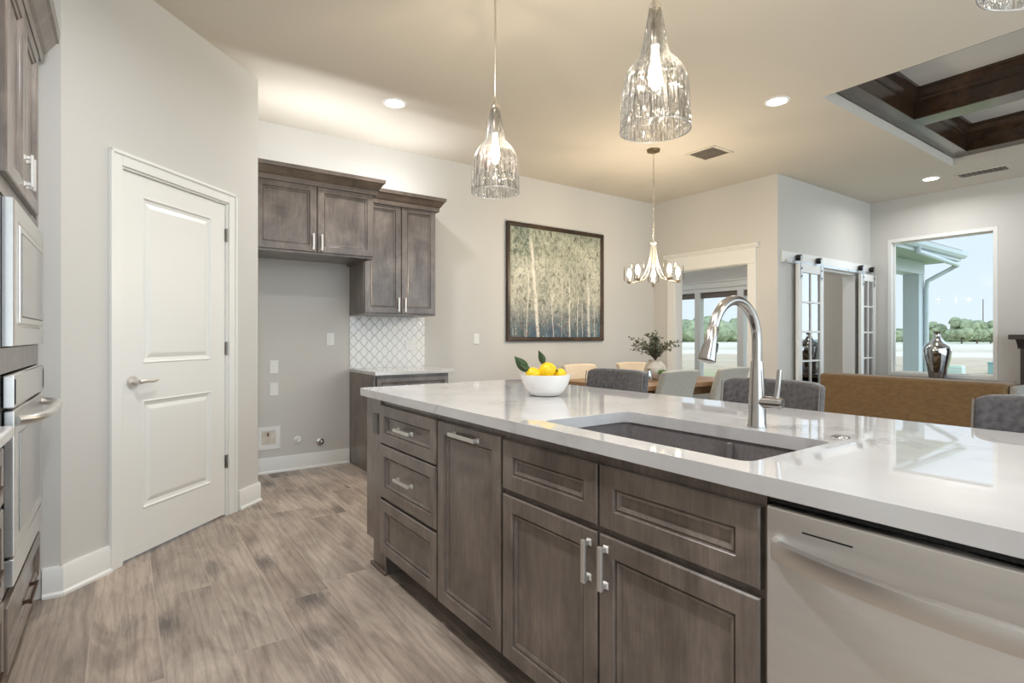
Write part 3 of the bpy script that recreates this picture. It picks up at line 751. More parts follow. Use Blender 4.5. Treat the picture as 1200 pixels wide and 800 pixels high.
MB().box(1.752, 2.47, YC, YB-.002, .10, .85).build('carcass', M['cab'], bb, bevel=.002)
MB().box(1.737, 1.752, YC-.02, YB-.002, 0, .85).build('side_panel', M['cab'], bb)
MB().box(1.752, 2.47, YC+.07, YB-.002, 0, .10).build('toe_kick', M['toe'], bb)
d = front_mb(TC, 1.765, 2.462, .665, .83, .045).build('drawer', M['cab'], bb); bar_pull(TC, 2.11, .75, .16, True, .02, M['nickel'], d)
for (a, b, s) in ((1.765, 2.11, 1), (2.116, 2.462, -1)):
    d = front_mb(TC, a, b, .115, .65).build('door', M['cab'], bb); bar_pull(TC, b-.03 if s == 1 else a+.03, .56, .13, False, .02, M['nickel'], d)
tag(MB().box(1.736, 2.505, 4.435, YB-.011, .852, .886).build('countertop', M['quartz'], bevel=.006, seg=3), 'short white quartz worktop below the backsplash', 'countertop')

# wall plates
def plate(u, v, T, kind, label, w=.072, h=.116, mat='plastic'):
    p = Vector(T(u, v, 0)); t = thing('wall_switch' if kind == 's' else 'wall_outlet', label, 'switch' if kind == 's' else 'outlet', p)
    MB().rings(T, u-w/2, u+w/2, v-h/2, v+h/2, [(0, .0005), (0, .003), (.004, .007)]).build('cover_plate', M[mat], t)
    if kind == 's': MB().boxT(T, u-.016, u+.016, v-.033, v+.033, .006, .011).build('rocker', M[mat], t, bevel=.002)
    else:
        for dz in (-.02, .02): MB().boxT(T, u-.017, u+.017, v+dz-.014, v+dz+.014, .006, .0085).build('socket', M['greyplastic' if mat == 'greyplastic' else 'plastic'], t, bevel=.003)
TW = T_back(YB)
plate(1.557, 1.165, TW, 's', 'white switch plate highest on the refrigerator alcove wall')
plate(1.069, .92, TW, 'o', 'upper of two white outlet plates at the left of the alcove')
plate(1.069, .727, TW, 'o', 'lower of two white outlet plates at the left of the alcove')
plate(3.142, 1.162, TW, 's', 'white switch plate on the wall left of the painting')
plate(2.355, 1.10, T_back(YB-.010), 'o', 'white outlet plate set into the lattice tile backsplash', .115, .10)
# washer/ice box and valve stubs
wb = thing('water_outlet_box', 'white recessed water supply box low on the alcove wall', 'supply box', (1.02, YB, .2))
MB().rings(TW, .925, 1.12, .205, .405, [(0, .001), (0, .006), (.004, .008), (.036, .008), (.04, .004), (.042, .002)]).build('box_frame', M['plastic'], wb)
MB().rings(TW, .968, 1.077, .248, .362, [(0, .0025), (.002, .0024)], back=False).build('recess', M['stonepot'], wb)
MB().cyl((1.02, YB-.004, .345), (1.02, YB-.02, .345), .008).cyl((1.02, YB-.014, .345), (1.02, YB-.014, .322), .005).build('valve', M['brass'], wb, smooth=40)
v1 = thing('gas_stub', 'capped white pipe stub right of the water supply box', 'pipe stub', (1.27, YB, .26))
MB().lathe([(.001, -.002), (.034, -.002), (.032, -.008), (.016, -.012), (.016, -.05), (.001, -.052)], (1.265, YB, .266), 24, 'y').build('pipe_cap', M['plastic'], v1, smooth=40)
v2 = thing('valve_stub', 'round chrome valve stub nearest the base cabinet', 'pipe stub', (1.46, YB, .22))
MB().lathe([(.001, -.002), (.034, -.002), (.034, -.008), (.018, -.014), (.017, -.04), (.001, -.042)], (1.464, YB, .225), 24, 'y').build('escutcheon', M['faucet'], v2, smooth=40)

# ------------------------------------------------------------------ island
XF = 1.065; TI = T_isl(XF)
# end panel / filler with outlet
ep = thing('island_end_panel', 'dark stained filler panel with outlet at the far island end', 'cabinet panel', (1.3, 2.75, 0))
mb = MB().box(XF-.012, 2.02, 2.612, 2.805, .14, .872).box(XF-.002, 2.0, 2.612, 2.735, .0, .14).box(XF-.002, 1.14, 2.57, 2.612, 0, .099)
mb.build('panel', M['cab'], ep, bevel=.002)
MB().box(XF-.016, XF-.001, 2.556, 2.75, 0, .018).build('shoe_molding', M['crown'], ep, bevel=.004)
plate(2.672, .742, T_isl(XF-.012), 'o', 'dark grey outlet on the island end beside the top drawer', .06, .105, 'greyplastic')
# drawer bank
db = thing('island_drawer_cabinet', 'dark island cabinet with three stacked drawers', 'cabinet', (1.3, 2.3, 0))
MB().box(XF, 1.66, 2.0, 2.611, .10, .872).build('carcass', M['cab'], db)
MB().box(1.15, 1.66, 2.0, 2.611, 0, .10).build('toe_kick', M['toe'], db)
for k, (a, b) in enumerate(((.655, .847), (.388, .648), (.108, .374))):
    d = front_mb(TI, 2.006, 2.607, a, b).build('drawer', M['cab'], db)
    if k < 2: bar_pull(TI, 2.305, (a+b)/2+.0, .165, True, .02, M['nickel'], d, 'nickel bar handle')
# pull-out
pc = thing('island_pullout_cabinet', 'narrow dark island cabinet with one tall pull-out door', 'cabinet', (1.3, 1.76, 0))
MB().box(XF, 1.66, 1.53, 1.999, .10, .872).build('carcass', M['cab'], pc)
MB().box(1.15, 1.66, 1.53, 1.999, 0, .10).build('toe_kick', M['toe'], pc)
d = front_mb(TI, 1.536, 1.992, .105, .845).build('door', M['cab'], pc)
bar_pull(TI, 1.765, .808, .19, True, .02, M['nickel'], d, 'nickel bar handle')
# sink base (hollow under the sink)
sb = thing('island_sink_cabinet', 'wide dark sink base with two doors under false drawers', 'cabinet', (1.3, 1.06, 0))
mb = MB().box(XF, 1.66, .600, .618, .10, .872).box(XF, 1.66, 1.511, 1.529, .10, .872).box(XF, 1.66, .618, 1.511, .10, .12).box(XF, XF+.016, .618, 1.511, .12, .872).box(1.645, 1.66, .618, 1.511, .12, .872)
mb.build('carcass', M['cab'], sb)
MB().box(1.15, 1.66, .600, 1.529, 0, .10).build('toe_kick', M['toe'], sb)
front_mb(TI, 1.070, 1.522, .672, .840).build('false_drawer', M['cab'], sb)
front_mb(TI, .605, 1.062, .672, .840).build('false_drawer', M['cab'], sb)
d = front_mb(TI, 1.070, 1.522, .105, .655).build('door', M['cab'], sb); bar_pull(TI, 1.098, .572, .118, False, .02, M['nickel'], d, 'nickel bar handle')
d = front_mb(TI, .605, 1.062, .105, .655).build('door', M['cab'], sb); bar_pull(TI, 1.034, .572, .118, False, .02, M['nickel'], d, 'nickel bar handle')
# dishwasher
dw = thing('dishwasher', 'stainless dishwasher with a wide bowed bar handle', 'dishwasher', (1.3, .29, 0))
MB().box(XF+.012, 1.65, -.012, .592, .10, .868).build('tub', M['black'], dw)
dd = MB().boxT(TI, -.012, .590, .115, .852, -.01, .024).build('door', M['steel'], dw, bevel=.006, seg=3)
MB().boxT(TI, -.012, .590, .853, .868, -.02, .004).boxT(TI, -.012, .590, .862, .866, -.02, .010).build('control_strip', M['black'], dw, bevel=.002)
MB().boxT(TI, .43, .518, .8145, .8175, .0242, .0247).build('indicator_slot', M['black'], dd)
# bowed handle: rectangular section swept in an arc
mb = MB(); prev = None; nseg = 28
for i in range(nseg+1):
    t = i/nseg; u = .572 - t*(.572-.006); bow = .012 + .052*math.sin(PI*t)**.75
    zt = .792; zb = .752
    pts = [(bow-.012, zb+.004), (bow, zb), (bow+.004, (zt+zb)/2-.006), (bow+.002, zt-.004), (bow-.008, zt), (bow-.014, zt-.006)]
    r = [mb.v(TI(u, z, .022+w)) for (w, z) in pts]
    if prev: mb.bridge(prev, r)
    else: mb.f(r)
    prev = r
mb.f(prev); mb.build('handle', M['steel2'], dd, smooth=50)
for a in (.556, .004): MB().boxT(TI, a, a+.018, .750, .794, .02, .036).build('handle_mount', M['steel2'], dd, bevel=.003)
MB().box(1.15, 1.65, -.012, .592, 0, .10).build('toe_panel', M['black'], dw)
# rest of the island behind the appliances
ib = thing('island_back_panel', 'dark panelled island back facing the bar stools', 'cabinet panel', (1.7, 1.0, 0))
MB().box(1.662, 1.69, -.68, 2.60, 0, .872).box(XF, 1.662, -.68, -.02, .0, .872).build('panel', M['cab'], ib)
# countertop with sink cut-out
SX0, SX1, SYa, SYb = 1.10, 1.49, .662, 1.372
def rrect(x0, x1, y0, y1, r, n=6):
    out = []
    for (cx_, cy_, a0) in ((x1-r, y1-r, 0), (x0+r, y1-r, 90), (x0+r, y0+r, 180), (x1-r, y0+r, 270)):
        for k in range(n+1):
            a = R(a0 + 90*k/n); out.append((cx_+r*math.cos(a), cy_+r*math.sin(a)))
    return out
mb = MB()
o_l = [mb.v((x, y, .876)) for x, y in rrect(1.017, 2.06, -.72, 2.83, .03)]
i_l = [mb.v((x, y, .876)) for x, y in rrect(SX0, SX1, SYa, SYb, .03)]
ed = []
for lp in (o_l, i_l):
    for k in range(len(lp)): ed.append(mb.bm.edges.new((lp[k], lp[(k+1) % len(lp)])))
bmesh.ops.triangle_fill(mb.bm, use_beauty=True, edges=ed)
ex = bmesh.ops.extrude_face_region(mb.bm, geom=list(mb.bm.faces))
bmesh.ops.translate(mb.bm, vec=(0, 0, .038), verts=[v for v in ex['geom'] if isinstance(v, bmesh.types.BMVert)])
ct = mb.build('countertop', M['quartz'], bevel=.010, seg=4)
tag(ct, 'long white quartz island worktop with the sink cut-out', 'countertop')
# sink
sk = thing('undermount_sink', 'grey composite undermount sink with a low divider', 'sink', (1.3, 1.02, .66))
mb = MB()
outer = rrect(SX0-.022, SX1+.022, SYa-.022, SYb+.022, .04); inner_t = rrect(SX0-.006, SX1+.006, SYa-.006, SYb+.006, .035)
fl_o = rrect(SX0-.016, SX1+.016, SYa-.016, SYb+.016, .04); inner_b = rrect(SX0+.004, SX1-.004, SYa+.004, SYb-.004, .045)
seq = [(outer, .8755), (inner_t, .8755), (inner_t, .86), (inner_b, .685), (rrect(SX0+.03, SX1-.03, SYa+.03, SYb-.03, .03), .672)]
prev = None
for pts, z in seq:
    r = [mb.v((x, y, z)) for x, y in pts]
    if prev: mb.bridge(prev, r)
    prev = r
mb.f(prev)
b0 = [mb.v((x, y, .8755)) for x, y in outer]; b1 = [mb.v((x, y, .655)) for x, y in outer]
mb.bridge(b0, b1); mb.f(b1)
bmesh.ops.remove_doubles(mb.bm, verts=mb.bm.verts, dist=.0003)
mb.build('basin', M['sink'], sk, smooth=40)
MB().box(SX0-.002, SX1+.002, .946, .972, .673, .79).build('divider', M['sink'], sk, bevel=.01, seg=3)
MB().box(SX1-.012, SX1+.003, .945, .962, .69, .866).build('rib', M['sink'], sk, bevel=.004)
for y in (.80, 1.16): MB().lathe([(.001, .6745), (.03, .6745), (.042, .678), (.045, .6735)], (1.30, y, 0), 28).build('drain', M['faucet'], sk, smooth=40)
# faucet
fx_, fy_ = 1.55, .905; Z0 = .914
fa = thing('pull_down_faucet', 'brushed steel gooseneck pull-down faucet behind the sink', 'faucet', (fx_, fy_, Z0))
mb = MB().lathe([(.001, 0), (.027, 0), (.0272, .005), (.0258, .01), (.0248, .06), (.0215, .12), (.0178, .185), (.0168, .198), (.001, .199)], (fx_, fy_, Z0), 32)
mb.build('body', M['faucet'], fa, smooth=40)
ra = .118; zc = Z0+.258
arc = [(fx_, fy_, Z0+.195), (fx_, fy_, Z0+.23)]
th = R(182)   # spout heading: -X, slightly toward the viewer's left
dx_, dy_ = math.cos(th), math.sin(th)
for k in range(0, 19):
    a = R(180*k/18*.885); arc.append((fx_ + dx_*(ra - ra*math.cos(a)), fy_ + dy_*(ra - ra*math.cos(a)), zc + ra*math.sin(a)))
mb = MB().tube(arc, [.0145]*2 + [.0145 - .0005*k/18 for k in range(19)], 18)
mb.build('gooseneck', M['faucet'], fa, smooth=40)
a = R(160); p0 = Vector(arc[-1]); dirv = Vector((dx_*math.sin(a), dy_*math.sin(a), math.cos(a))).normalized()
mb = MB().tube([p0, p0+dirv*.004, p0+dirv*.006, p0+dirv*.05, p0+dirv*.085, p0+dirv*.100, p0+dirv*.101], [.0142, .0142, .0158, .0175, .0225, .0240, .021], 20)
hd = mb.build('spray_head', M['faucet'], fa, smooth=40)
mb = MB().tube([p0+dirv*.05+Vector((.018, -.006, .0)), p0+dirv*.075+Vector((.020, -.006, .0))], .007, 8).build('spray_button', M['black'], hd)
hz_ = Z0+.077
mb = MB().cyl((fx_+.0, fy_-.012, hz_), (fx_+.008, fy_-.068, hz_), .0185, .0175, 20).cyl((fx_+.008, fy_-.069, hz_), (fx_+.0085, fy_-.075, hz_), .0165, .014, 20)
mb.tube([(fx_+.007, fy_-.055, hz_+.010), (fx_+.008, fy_-.060, hz_+.04), (fx_+.009, fy_-.064, hz_+.085), (fx_+.009, fy_-.065, hz_+.098)], [.0085, .0072, .0078, .006], 12)
mb.build('lever_handle', M['faucet'], fa, smooth=40)
bt = thing('disposal_button', 'small round steel air switch on the worktop right of the faucet', 'button', (1.577, .682, Z0))
MB().lathe([(.001, .004), (.012, .004), (.013, .002), (.022, .003), (.0235, .0005), (.024, 0)], (1.577, .682, Z0), 28).build('cap', M['faucet'], bt, smooth=40)

# fruit bowl
bx, by = 1.585, 1.955
bo = tag(MB().lathe([(.001, .004), (.05, .002), (.052, 0), (.064, .003), (.088, .028), (.106, .060), (.1155, .092), (.1165, .098), (.1135, .0985), (.111, .092), (.101, .058), (.082, .028), (.05, .012), (.001, .011)], (0, 0, 0), 56).build('bowl', M['ceramic'], smooth=60), 'white ceramic bowl of lemons on the island worktop', 'bowl')
bo.location = (bx, by, .9145)
def lemon(dx, dy, dz, r, rx, rz, label, leaves=()):
    t = thing('lemon', label, 'lemon', (bx+dx, by+dy, .9145+dz), group='lemons in the white bowl')
    prof = [(.0005, -1.30), (.10, -1.28), (.17, -1.18), (.34, -1.02), (.62, -.78), (.86, -.45), (.97, -.1), (.96, .2), (.84, .52), (.6, .82), (.34, 1.02), (.16, 1.12), (.0005, 1.16)]
    o = MB().lathe([(a*r, b*r) for a, b in prof], (0, 0, 0), 24).build('peel', M['lemon'], t, smooth=60, local=True)
    o.rotation_euler = (rx, 0, rz)
    for (lx, ly, lz, ln, az, el, roll) in leaves:
        m_ = MB(); n = 8; A = []; 
        for i in range(n+1):
            s_ = i/n; wd = ln*.24*math.sin(PI*min(1, s_*1.02)**.8)+.0008; x = s_*ln; zc_ = -.35*ln*(s_-.3)**2
            A.append([m_.v((x, -wd, zc_+.25*wd)), m_.v((x, 0, zc_)), m_.v((x, wd, zc_+.25*wd))])
        for i in range(n):
            for k in range(2): m_.f([A[i][k], A[i+1][k], A[i+1][k+1], A[i][k+1]])
        l = m_.build('leaf', M['leaf'], t, smooth=60, local=True)
        sd = l.modifiers.new('th', 'SOLIDIFY'); sd.thickness = .0012
        l.location = (lx, ly, lz); l.rotation_euler = (Matrix.Rotation(az, 3, 'Z') @ Matrix.Rotation(-el, 3, 'Y') @ Matrix.Rotation(roll, 3, 'X')).to_euler()
VR = R(-35.5)   # picture-right in plan
lemon(-.002, -.014, .118, .037, R(75), R(50), 'largest front lemon heaped in the white bowl', [(-.014, .01, .024, .07, VR+PI*.9, R(75), R(80))])
lemon(-.058, .022, .098, .034, R(80), R(10), 'left lemon in the white bowl with two upright leaves', [(-.020, .01, .012, .095, VR+PI, R(50), R(85)), (-.015, .0, .018, .055, VR+PI*1.02, R(38), R(-50))])
lemon(.062, -.030, .094, .031, R(82), R(-30), 'right lemon half sunk in the white bowl', [(-.020, -.012, .022, .045, VR+PI*.96, R(8), R(20))])
lemon(-.018, -.050, .062, .026, R(85), R(90), 'lemon lowest in the white bowl near its front rim')
lemon(.025, .066, .082, .032, R(80), R(120), 'lemon at the back of the white bowl')

# ------------------------------------------------------------------ bar stools
def make_stool():
    t = thing('bar_stool', 'charcoal velvet bar stool', 'bar stool', group='bar stools along the island')
    # local: faces +x is the front of the seat (toward the island = -X world after rotation)
    MB().box(-.21, .21, -.22, .22, .60, .69).build('seat', M['velvet'], t, bevel=.03, seg=4, local=True, smooth=40)
    mb = MB(); nu, nv = 12, 8; Fr = []; Bk = []
    for j in range(nv+1):
        v = j/nv; z = .62 + v*.375
        rf, rb = [], []
        for i in range(nu+1):
            u = i/nu*2-1
            y = u*.225*(1-.0*v); 
            x = -.215 - v*.045 + .05*u*u*1.0
            zz = z - (.014*abs(u)**8 if v > .9 else 0)
            rf.append(mb.v((x+.028, y*.985, zz))); rb.append(mb.v((x-.028, y, zz)))
        Fr.append(rf); Bk.append(rb)
    for j in range(nv):
        for i in range(nu):
            mb.f([Fr[j][i], Fr[j][i+1], Fr[j+1][i+1], Fr[j+1][i]]); mb.f([Bk[j][i+1], Bk[j][i], Bk[j+1][i], Bk[j+1][i+1]])
        mb.f([Fr[j][0], Fr[j+1][0], Bk[j+1][0], Bk[j][0]]); mb.f([Fr[j+1][nu], Fr[j][nu], Bk[j][nu], Bk[j+1][nu]])
    for i in range(nu):
        mb.f([Fr[nv][i], Fr[nv][i+1], Bk[nv][i+1], Bk[nv][i]]); mb.f([Fr[0][i+1], Fr[0][i], Bk[0][i], Bk[0][i+1]])
    mb.build('backrest', M['velvet'], t, bevel=.016, seg=4, local=True, smooth=50)
    for s in (-1, 1):
        pts = [(-.215-.045*v+.05+.030, s*.222, .62+v*.36) for v in [k/8 for k in range(9)]]
        MB().tube(pts, .0028, 8).build('piping', M['piping'], t, local=True, smooth=50)
    for (x, y) in ((.17, .18), (.17, -.18), (-.17, .18), (-.17, -.18)):
        MB().tube([(x, y, .61), (x*1.2, y*1.15, 0)], [.022, .014], 4).build('leg', M['chairleg'], t, local=True)
    MB().box(.175, .195, -.19, .19, .20, .23).build('footrest', M['chairleg'], t, local=True); MB().box(-.19, -.175, -.19, .19, .26, .285).build('stretcher', M['chairleg'], t, local=True)
    return t
st = make_stool()
st.location = (2.13, 2.23, 0); st.rotation_euler = (0, 0, R(180)); st['label'] = 'charcoal velvet bar stool nearest the white lemon bowl'
dup(st, (2.13, 1.30, 0), R(180), 'charcoal velvet bar stool behind the faucet')
dup(st, (2.13, .365, 0), R(180), 'charcoal velvet bar stool at the right frame edge before the tan sofa')

# ------------------------------------------------------------------ dining set
dt = thing('dining_table', 'rustic brown wood dining table beyond the island', 'table', (4.3, 3.62, 0))
MB().box(3.50, 5.12, 3.13, 4.11, .715, .76).build('tabletop', M['table'], dt, bevel=.006)
MB().box(3.62, 5.0, 3.24, 4.0, .63, .715).build('apron', M['table'], dt, bevel=.004)
for x in (3.66, 4.96):
    for y in (3.28, 3.96): MB().box(x-.045, x+.045, y-.045, y+.045, 0, .63).build('leg', M['table'], dt, bevel=.006)
def make_chair(mat, label, group):
    t = thing('dining_chair', label, 'chair', group=group)   # local front +y
    MB().box(-.24, .24, -.22, .26, .38, .49).build('seat', mat, t, bevel=.03, seg=4, local=True, smooth=40)
    mb = MB(); nu, nv = 10, 8; A, B = [], []
    for j in range(nv+1):
        v = j/nv; z = .40 + v*.50; ra_, rb_ = [], []
        wd = .235 - .010*v
        for i in range(nu+1):
            u = i/nu*2-1; y = -.20 - .12*v**1.5 + .02*u*u
            dz = -.010*u*u if j == nv else 0
            ra_.append(mb.v((u*wd, y+.045*(1-.25*v), z+dz))); rb_.append(mb.v((u*wd, y-.035, z+dz)))
        A.append(ra_); B.append(rb_)
    for j in range(nv):
        for i in range(nu):
            mb.f([A[j][i], A[j][i+1], A[j+1][i+1], A[j+1][i]]); mb.f([B[j][i+1], B[j][i], B[j+1][i], B[j+1][i+1]])
        mb.f([A[j][0], A[j+1][0], B[j+1][0], B[j][0]]); mb.f([A[j+1][nu], A[j][nu], B[j][nu], B[j+1][nu]])
    for i in range(nu):
        mb.f([A[nv][i], A[nv][i+1], B[nv][i+1], B[nv][i]]); mb.f([A[0][i+1], A[0][i], B[0][i], B[0][i+1]])
    mb.build('backrest', mat, t, bevel=.018, seg=4, local=True, smooth=50)
    for (x, y) in ((.19, .2), (-.19, .2), (.19, -.19), (-.19, -.19)):
        MB().tube([(x, y, .39), (x*1.05, y*1.12, 0)], [.024, .017], 4).build('leg', M['chairleg'], t, local=True)
    return t
c1 = make_chair(M['greylinen'], 'light grey chair backing onto the island beside the first stool', 'dining chairs around the wood table')
c1.location = (3.93, 3.29, 0)
dup(c1, (4.70, 3.27, 0), 0, 'light grey chair seen just left of the faucet')
c3 = make_chair(M['linen'], 'beige linen chair behind the lemon bowl, facing the island', 'dining chairs around the wood table')
c3.location = (3.92, 3.98, 0); c3.rotation_euler = (0, 0, PI)
dup(c3, (4.70, 3.96, 0), PI, 'beige linen chair behind the plant, facing the island')

# centrepiece
vp = thing('potted_olive_branches', 'pale stone vase of leafy olive branches on the dining table', 'plant', (4.33, 3.60, .76))
MB().lathe([(.001, 0), (.06, 0), (.075, .01), (.105, .06), (.112, .10), (.095, .145), (.07, .165), (.062, .18), (.072, .195), (.066, .195), (.055, .18), (.06, .165), (.001, .15)], (4.33, 3.60, .76), 32).build('vase', M['stonepot'], vp, smooth=50)
rg = random.Random(4)
lf, sm = MB(), MB()
for i in range(44):
    az = rg.uniform(0, 2*PI); sp = rg.uniform(.05, 1)**.8*.30; hh = rg.uniform(.10, .30)*(1.05-sp*1.3)
    p0 = Vector((4.33, 3.60, .925)); p3 = p0 + Vector((math.cos(az)*sp, math.sin(az)*sp, .06+hh*.9))
    path = bez(p0, p0+Vector((0, 0, .08)), p3 - Vector((math.cos(az)*sp*.4, math.sin(az)*sp*.4, .0)), p3, 8)
    sm.tube(path, [.0022]*9, 5)
    for k in range(2, 9):
        for s_ in (-1, 1, 0):
            if rg.random() < .15: continue
            c = path[k]; d = Vector((rg.uniform(-1, 1), rg.uniform(-1, 1), rg.uniform(-.3, 1))).normalized()
            L = rg.uniform(.028, .05); side = d.cross(Vector((rg.uniform(-1, 1), rg.uniform(-1, 1), rg.uniform(-1, 1)))).normalized()*L*.17
            a_ = lf.v(c); b_ = lf.v(c+d*L*.5+side); c_ = lf.v(c+d*L); d_ = lf.v(c+d*L*.5-side); lf.f([a_, b_, c_, d_])
sm.build('branches', M['stem'], vp); lf.build('foliage', M['olive'], vp)
sp_ = thing('small_succulent', 'small green succulent in a grey pot before the olive vase', 'plant', (4.19, 3.40, .76))
MB().lathe([(.001, 0), (.04, 0), (.052, .07), (.046, .07), (.001, .06)], (4.19, 3.40, .76), 24).build('pot', M['greylinen'], sp_, smooth=40)
mb = MB()
for ring_, (n, ln, el) in enumerate(((7, .06, 25), (6, .06, 50), (4, .05, 75))):
    for k in range(n):
        a = 2*PI*k/n + ring_*.4; d = Vector((math.cos(a)*math.cos(R(el)), math.sin(a)*math.cos(R(el)), math.sin(R(el))))
        p = Vector((4.19, 3.40, .825)); mb.tube([p, p+d*ln*.5, p+d*ln], [.006, .011, .001], 6)
mb.build('rosette', M['succulent'], sp_, smooth=60)
sv = tag(MB().lathe([(.001, 0), (.028, 0), (.034, .03), (.026, .08), (.016, .11), (.02, .125), (.001, .12)], (0, 0, 0), 24).build('silver_bud_vase', M['chrome'], smooth=50), 'small silver bud vase left of the succulent on the table', 'vase')
sv.location = (4.02, 3.42, .7605)

# ------------------------------------------------------------------ living room
so = thing('sofa', 'tan linen loveseat seen from behind before the large window', 'sofa', (6.42, 2.14, 0), R(-6))
MB().box(-.16, .10, -.82, .82, .12, .78).build('backrest', M['sofa'], so, bevel=.035, seg=4, local=True, smooth=40)
MB().box(.10, .80, -.80, .80, .12, .40).build('base', M['sofa'], so, bevel=.02, seg=3, local=True, smooth=40)
for s in (-1, 1):
    y0, y1 = (-.90, -.825) if s < 0 else (.825, .90)
    MB().box(-.14, .80, y0, y1, .12, .60 if s > 0 else .765).build('arm', M['sofagrey'], so, bevel=.03, seg=4, local=True, smooth=40, label='light grey linen arm')
    MB().box(.11, .78, .01 if s > 0 else -.73, .73 if s > 0 else -.01, .405, .52).build('seat_cushion', M['sofa'], so, bevel=.04, seg=4, local=True, smooth=40)
for (x, y) in ((-.1, .7), (-.1, -.7), (.72, .7), (.72, -.7)): MB().tube([(x, y, .125), (x, y, 0)], [.028, .02], 10).build('leg', M['chairleg'], so, local=True)

cn = thing('low_console', 'low dark walnut console under the large window', 'console', (8.3, 2.4, 0))
MB().box(8.02, 8.26, 1.66, 3.15, .60, .65).box(8.26, 8.50, 1.765, 3.15, .60, .65).build('top', M['console'], cn, bevel=.004)
MB().box(8.06, 8.26, 1.70, 1.74, 0, .60).build('side_panel', M['console'], cn)
MB().box(8.26, 8.50, 1.765, 1.77, 0, .60).build('end_panel', M['console'], cn)
MB().box(8.06, 8.50, 3.07, 3.11, 0, .60).build('side_panel', M['console'], cn)
MB().box(8.10, 8.50, 1.77, 3.07, .08, .12).build('shelf', M['console'], cn)
MB().box(8.46, 8.50, 1.77, 3.07, .12, .60).build('back_panel', M['flat_black'], cn)
va = tag(MB().lathe([(.001, 0), (.075, 0), (.08, .01), (.105, .12), (.135, .27), (.148, .36), (.142, .41), (.115, .45), (.075, .48), (.048, .51), (.036, .54), (.034, .57), (.044, .595), (.05, .60), (.042, .60), (.03, .57), (.001, .55)], (0, 0, 0), 40).build('vase', M['chrome'], smooth=50), 'tall silver mercury glass vase standing before the large window', 'vase')
va.location = (8.27, 2.45, .6505)
fp = thing('fireplace_mantel', 'dark espresso fireplace mantel at the right frame edge', 'fireplace', (8.35, 1.0, 0))
MB().box(8.16, 8.525, -.15, 1.76, 1.155, 1.21).build('mantel_shelf', M['mantel'], fp, bevel=.004)
mb = MB(); prf = [(0, 1.155), (.0, 1.05), (.03, 1.05), (.04, 1.08), (.10, 1.14), (.13, 1.155)]
mb.prism(prf, lambda a, b, w: (8.30-a, w, b), -.07, 1.70); mb.build('crown_molding', M['mantel'], fp)
for (a, b) in ((1.44, 1.68), (-.06, .18)): MB().box(8.28, 8.525, a, b, 0, 1.05).build('leg', M['mantel'], fp, bevel=.003)
MB().box(8.32, 8.525, .18, 1.44, .80, 1.05).build('frieze', M['mantel'], fp)
MB().box(8.40, 8.525, .18, 1.44, 0, .80).build('firebox', M['flat_black'], fp)

# painting
PX0, PX1, PZ0, PZ1 = 3.535, 5.05, 1.135, 2.50
pt = thing('framed_painting', 'large framed painting of pale birches over blue undergrowth', 'painting', ((PX0+PX1)/2, YB, PZ0))
mb = MB(); prev = None; 
for (i, w) in ((0, .002), (0, .045), (.006, .05), (.020, .05), (.026, .042), (.036, .040), (.044, .030), (.046, .02), (.046, .002)):
    r = [mb.v(TW(PX0+i, PZ0+i, w)), mb.v(TW(PX1-i, PZ0+i, w)), mb.v(TW(PX1-i, PZ1-i, w)), mb.v(TW(PX0+i, PZ1-i, w))]
    if prev: mb.bridge(prev, r)
    prev = r
mb.build('frame', M['frame'], pt)
cv = MB().box(0, 1.423, -.006, .0, 0, 1.273).build('canvas', M['canvas'], pt, local=True)
cv.location = Vector((PX0+.046, YB-.018, PZ0+.046)) - woff(pt)

# ------------------------------------------------------------------ barn doors
tr = thing('barn_door_track', 'white header board with a flat steel barn door track', 'door track', (7.3, YN, 2.05))
TN = T_back(YN)
MB().boxT(TN, 6.15, 8.50, 2.045, 2.175, .001, .022).build('header_board', M['trim'], tr, bevel=.003)
MB().boxT(TN, 6.20, 8.46, 2.045, 2.078, .040, .047).build('rail', M['track'], tr)
for u in (6.35, 7.05, 7.75, 8.3): MB().cyl(TN(u, 2.062, .022), TN(u, 2.062, .052), .011, n=12).build('standoff', M['track'], tr, smooth=40)
def barn_door(idx, u0, u1, label):
    d = thing('door_%d' % idx, label, 'barn door', TN((u0+u1)/2, 0, .07), kind='structure')
    w0, w1 = .050, .085; s = .085; zt = 2.035
    mb = MB().boxT(TN, u0, u0+s, .02, zt, w0, w1).boxT(TN, u1-s, u1, .02, zt, w0, w1).boxT(TN, u0+s, u1-s, zt-.095, zt, w0, w1).boxT(TN, u0+s, u1-s, .02, .22, w0, w1)
    zs_ = [.22, .553, .898, 1.244, 1.594, zt-.095]
    for z in zs_[1:-1]: mb.boxT(TN, u0+s, u1-s, z-.011, z+.011, w0+.004, w1-.004)
    uc = (u0+u1)/2; mb.boxT(TN, uc-.011, uc+.011, .22, zt-.095, w0+.0041, w1-.0041)
    mb.build('sash', M['trim'], d, bevel=.002)
    MB().boxT(TN, u0+s-.004, u1-s+.004, .216, zt-.091, .065, .069).build('glass_pane', M['doorglass'], d)
    for u in (u0+.06, u1-.06):
        h_ = MB().boxT(TN, u-.02, u+.02, zt-.17, zt+.095, w1, w1+.006).build('hanger_strap', M['track'], d, bevel=.001)
        MB().cyl(TN(u, 2.113, .037), TN(u, 2.113, w1), .036, n=24).build('roller', M['black'], h_, smooth=40)
        for z in (zt-.14, zt-.05): MB().cyl(TN(u, z, w1+.006), TN(u, z, w1+.012), .009, n=10).build('bolt', M['black'], h_, smooth=40)
barn_door(2, 6.385, 6.99, 'left white barn door with divided glass beside the dining wall')
barn_door(3, 8.03, 8.495, 'right white barn door with divided glass beside the large window')

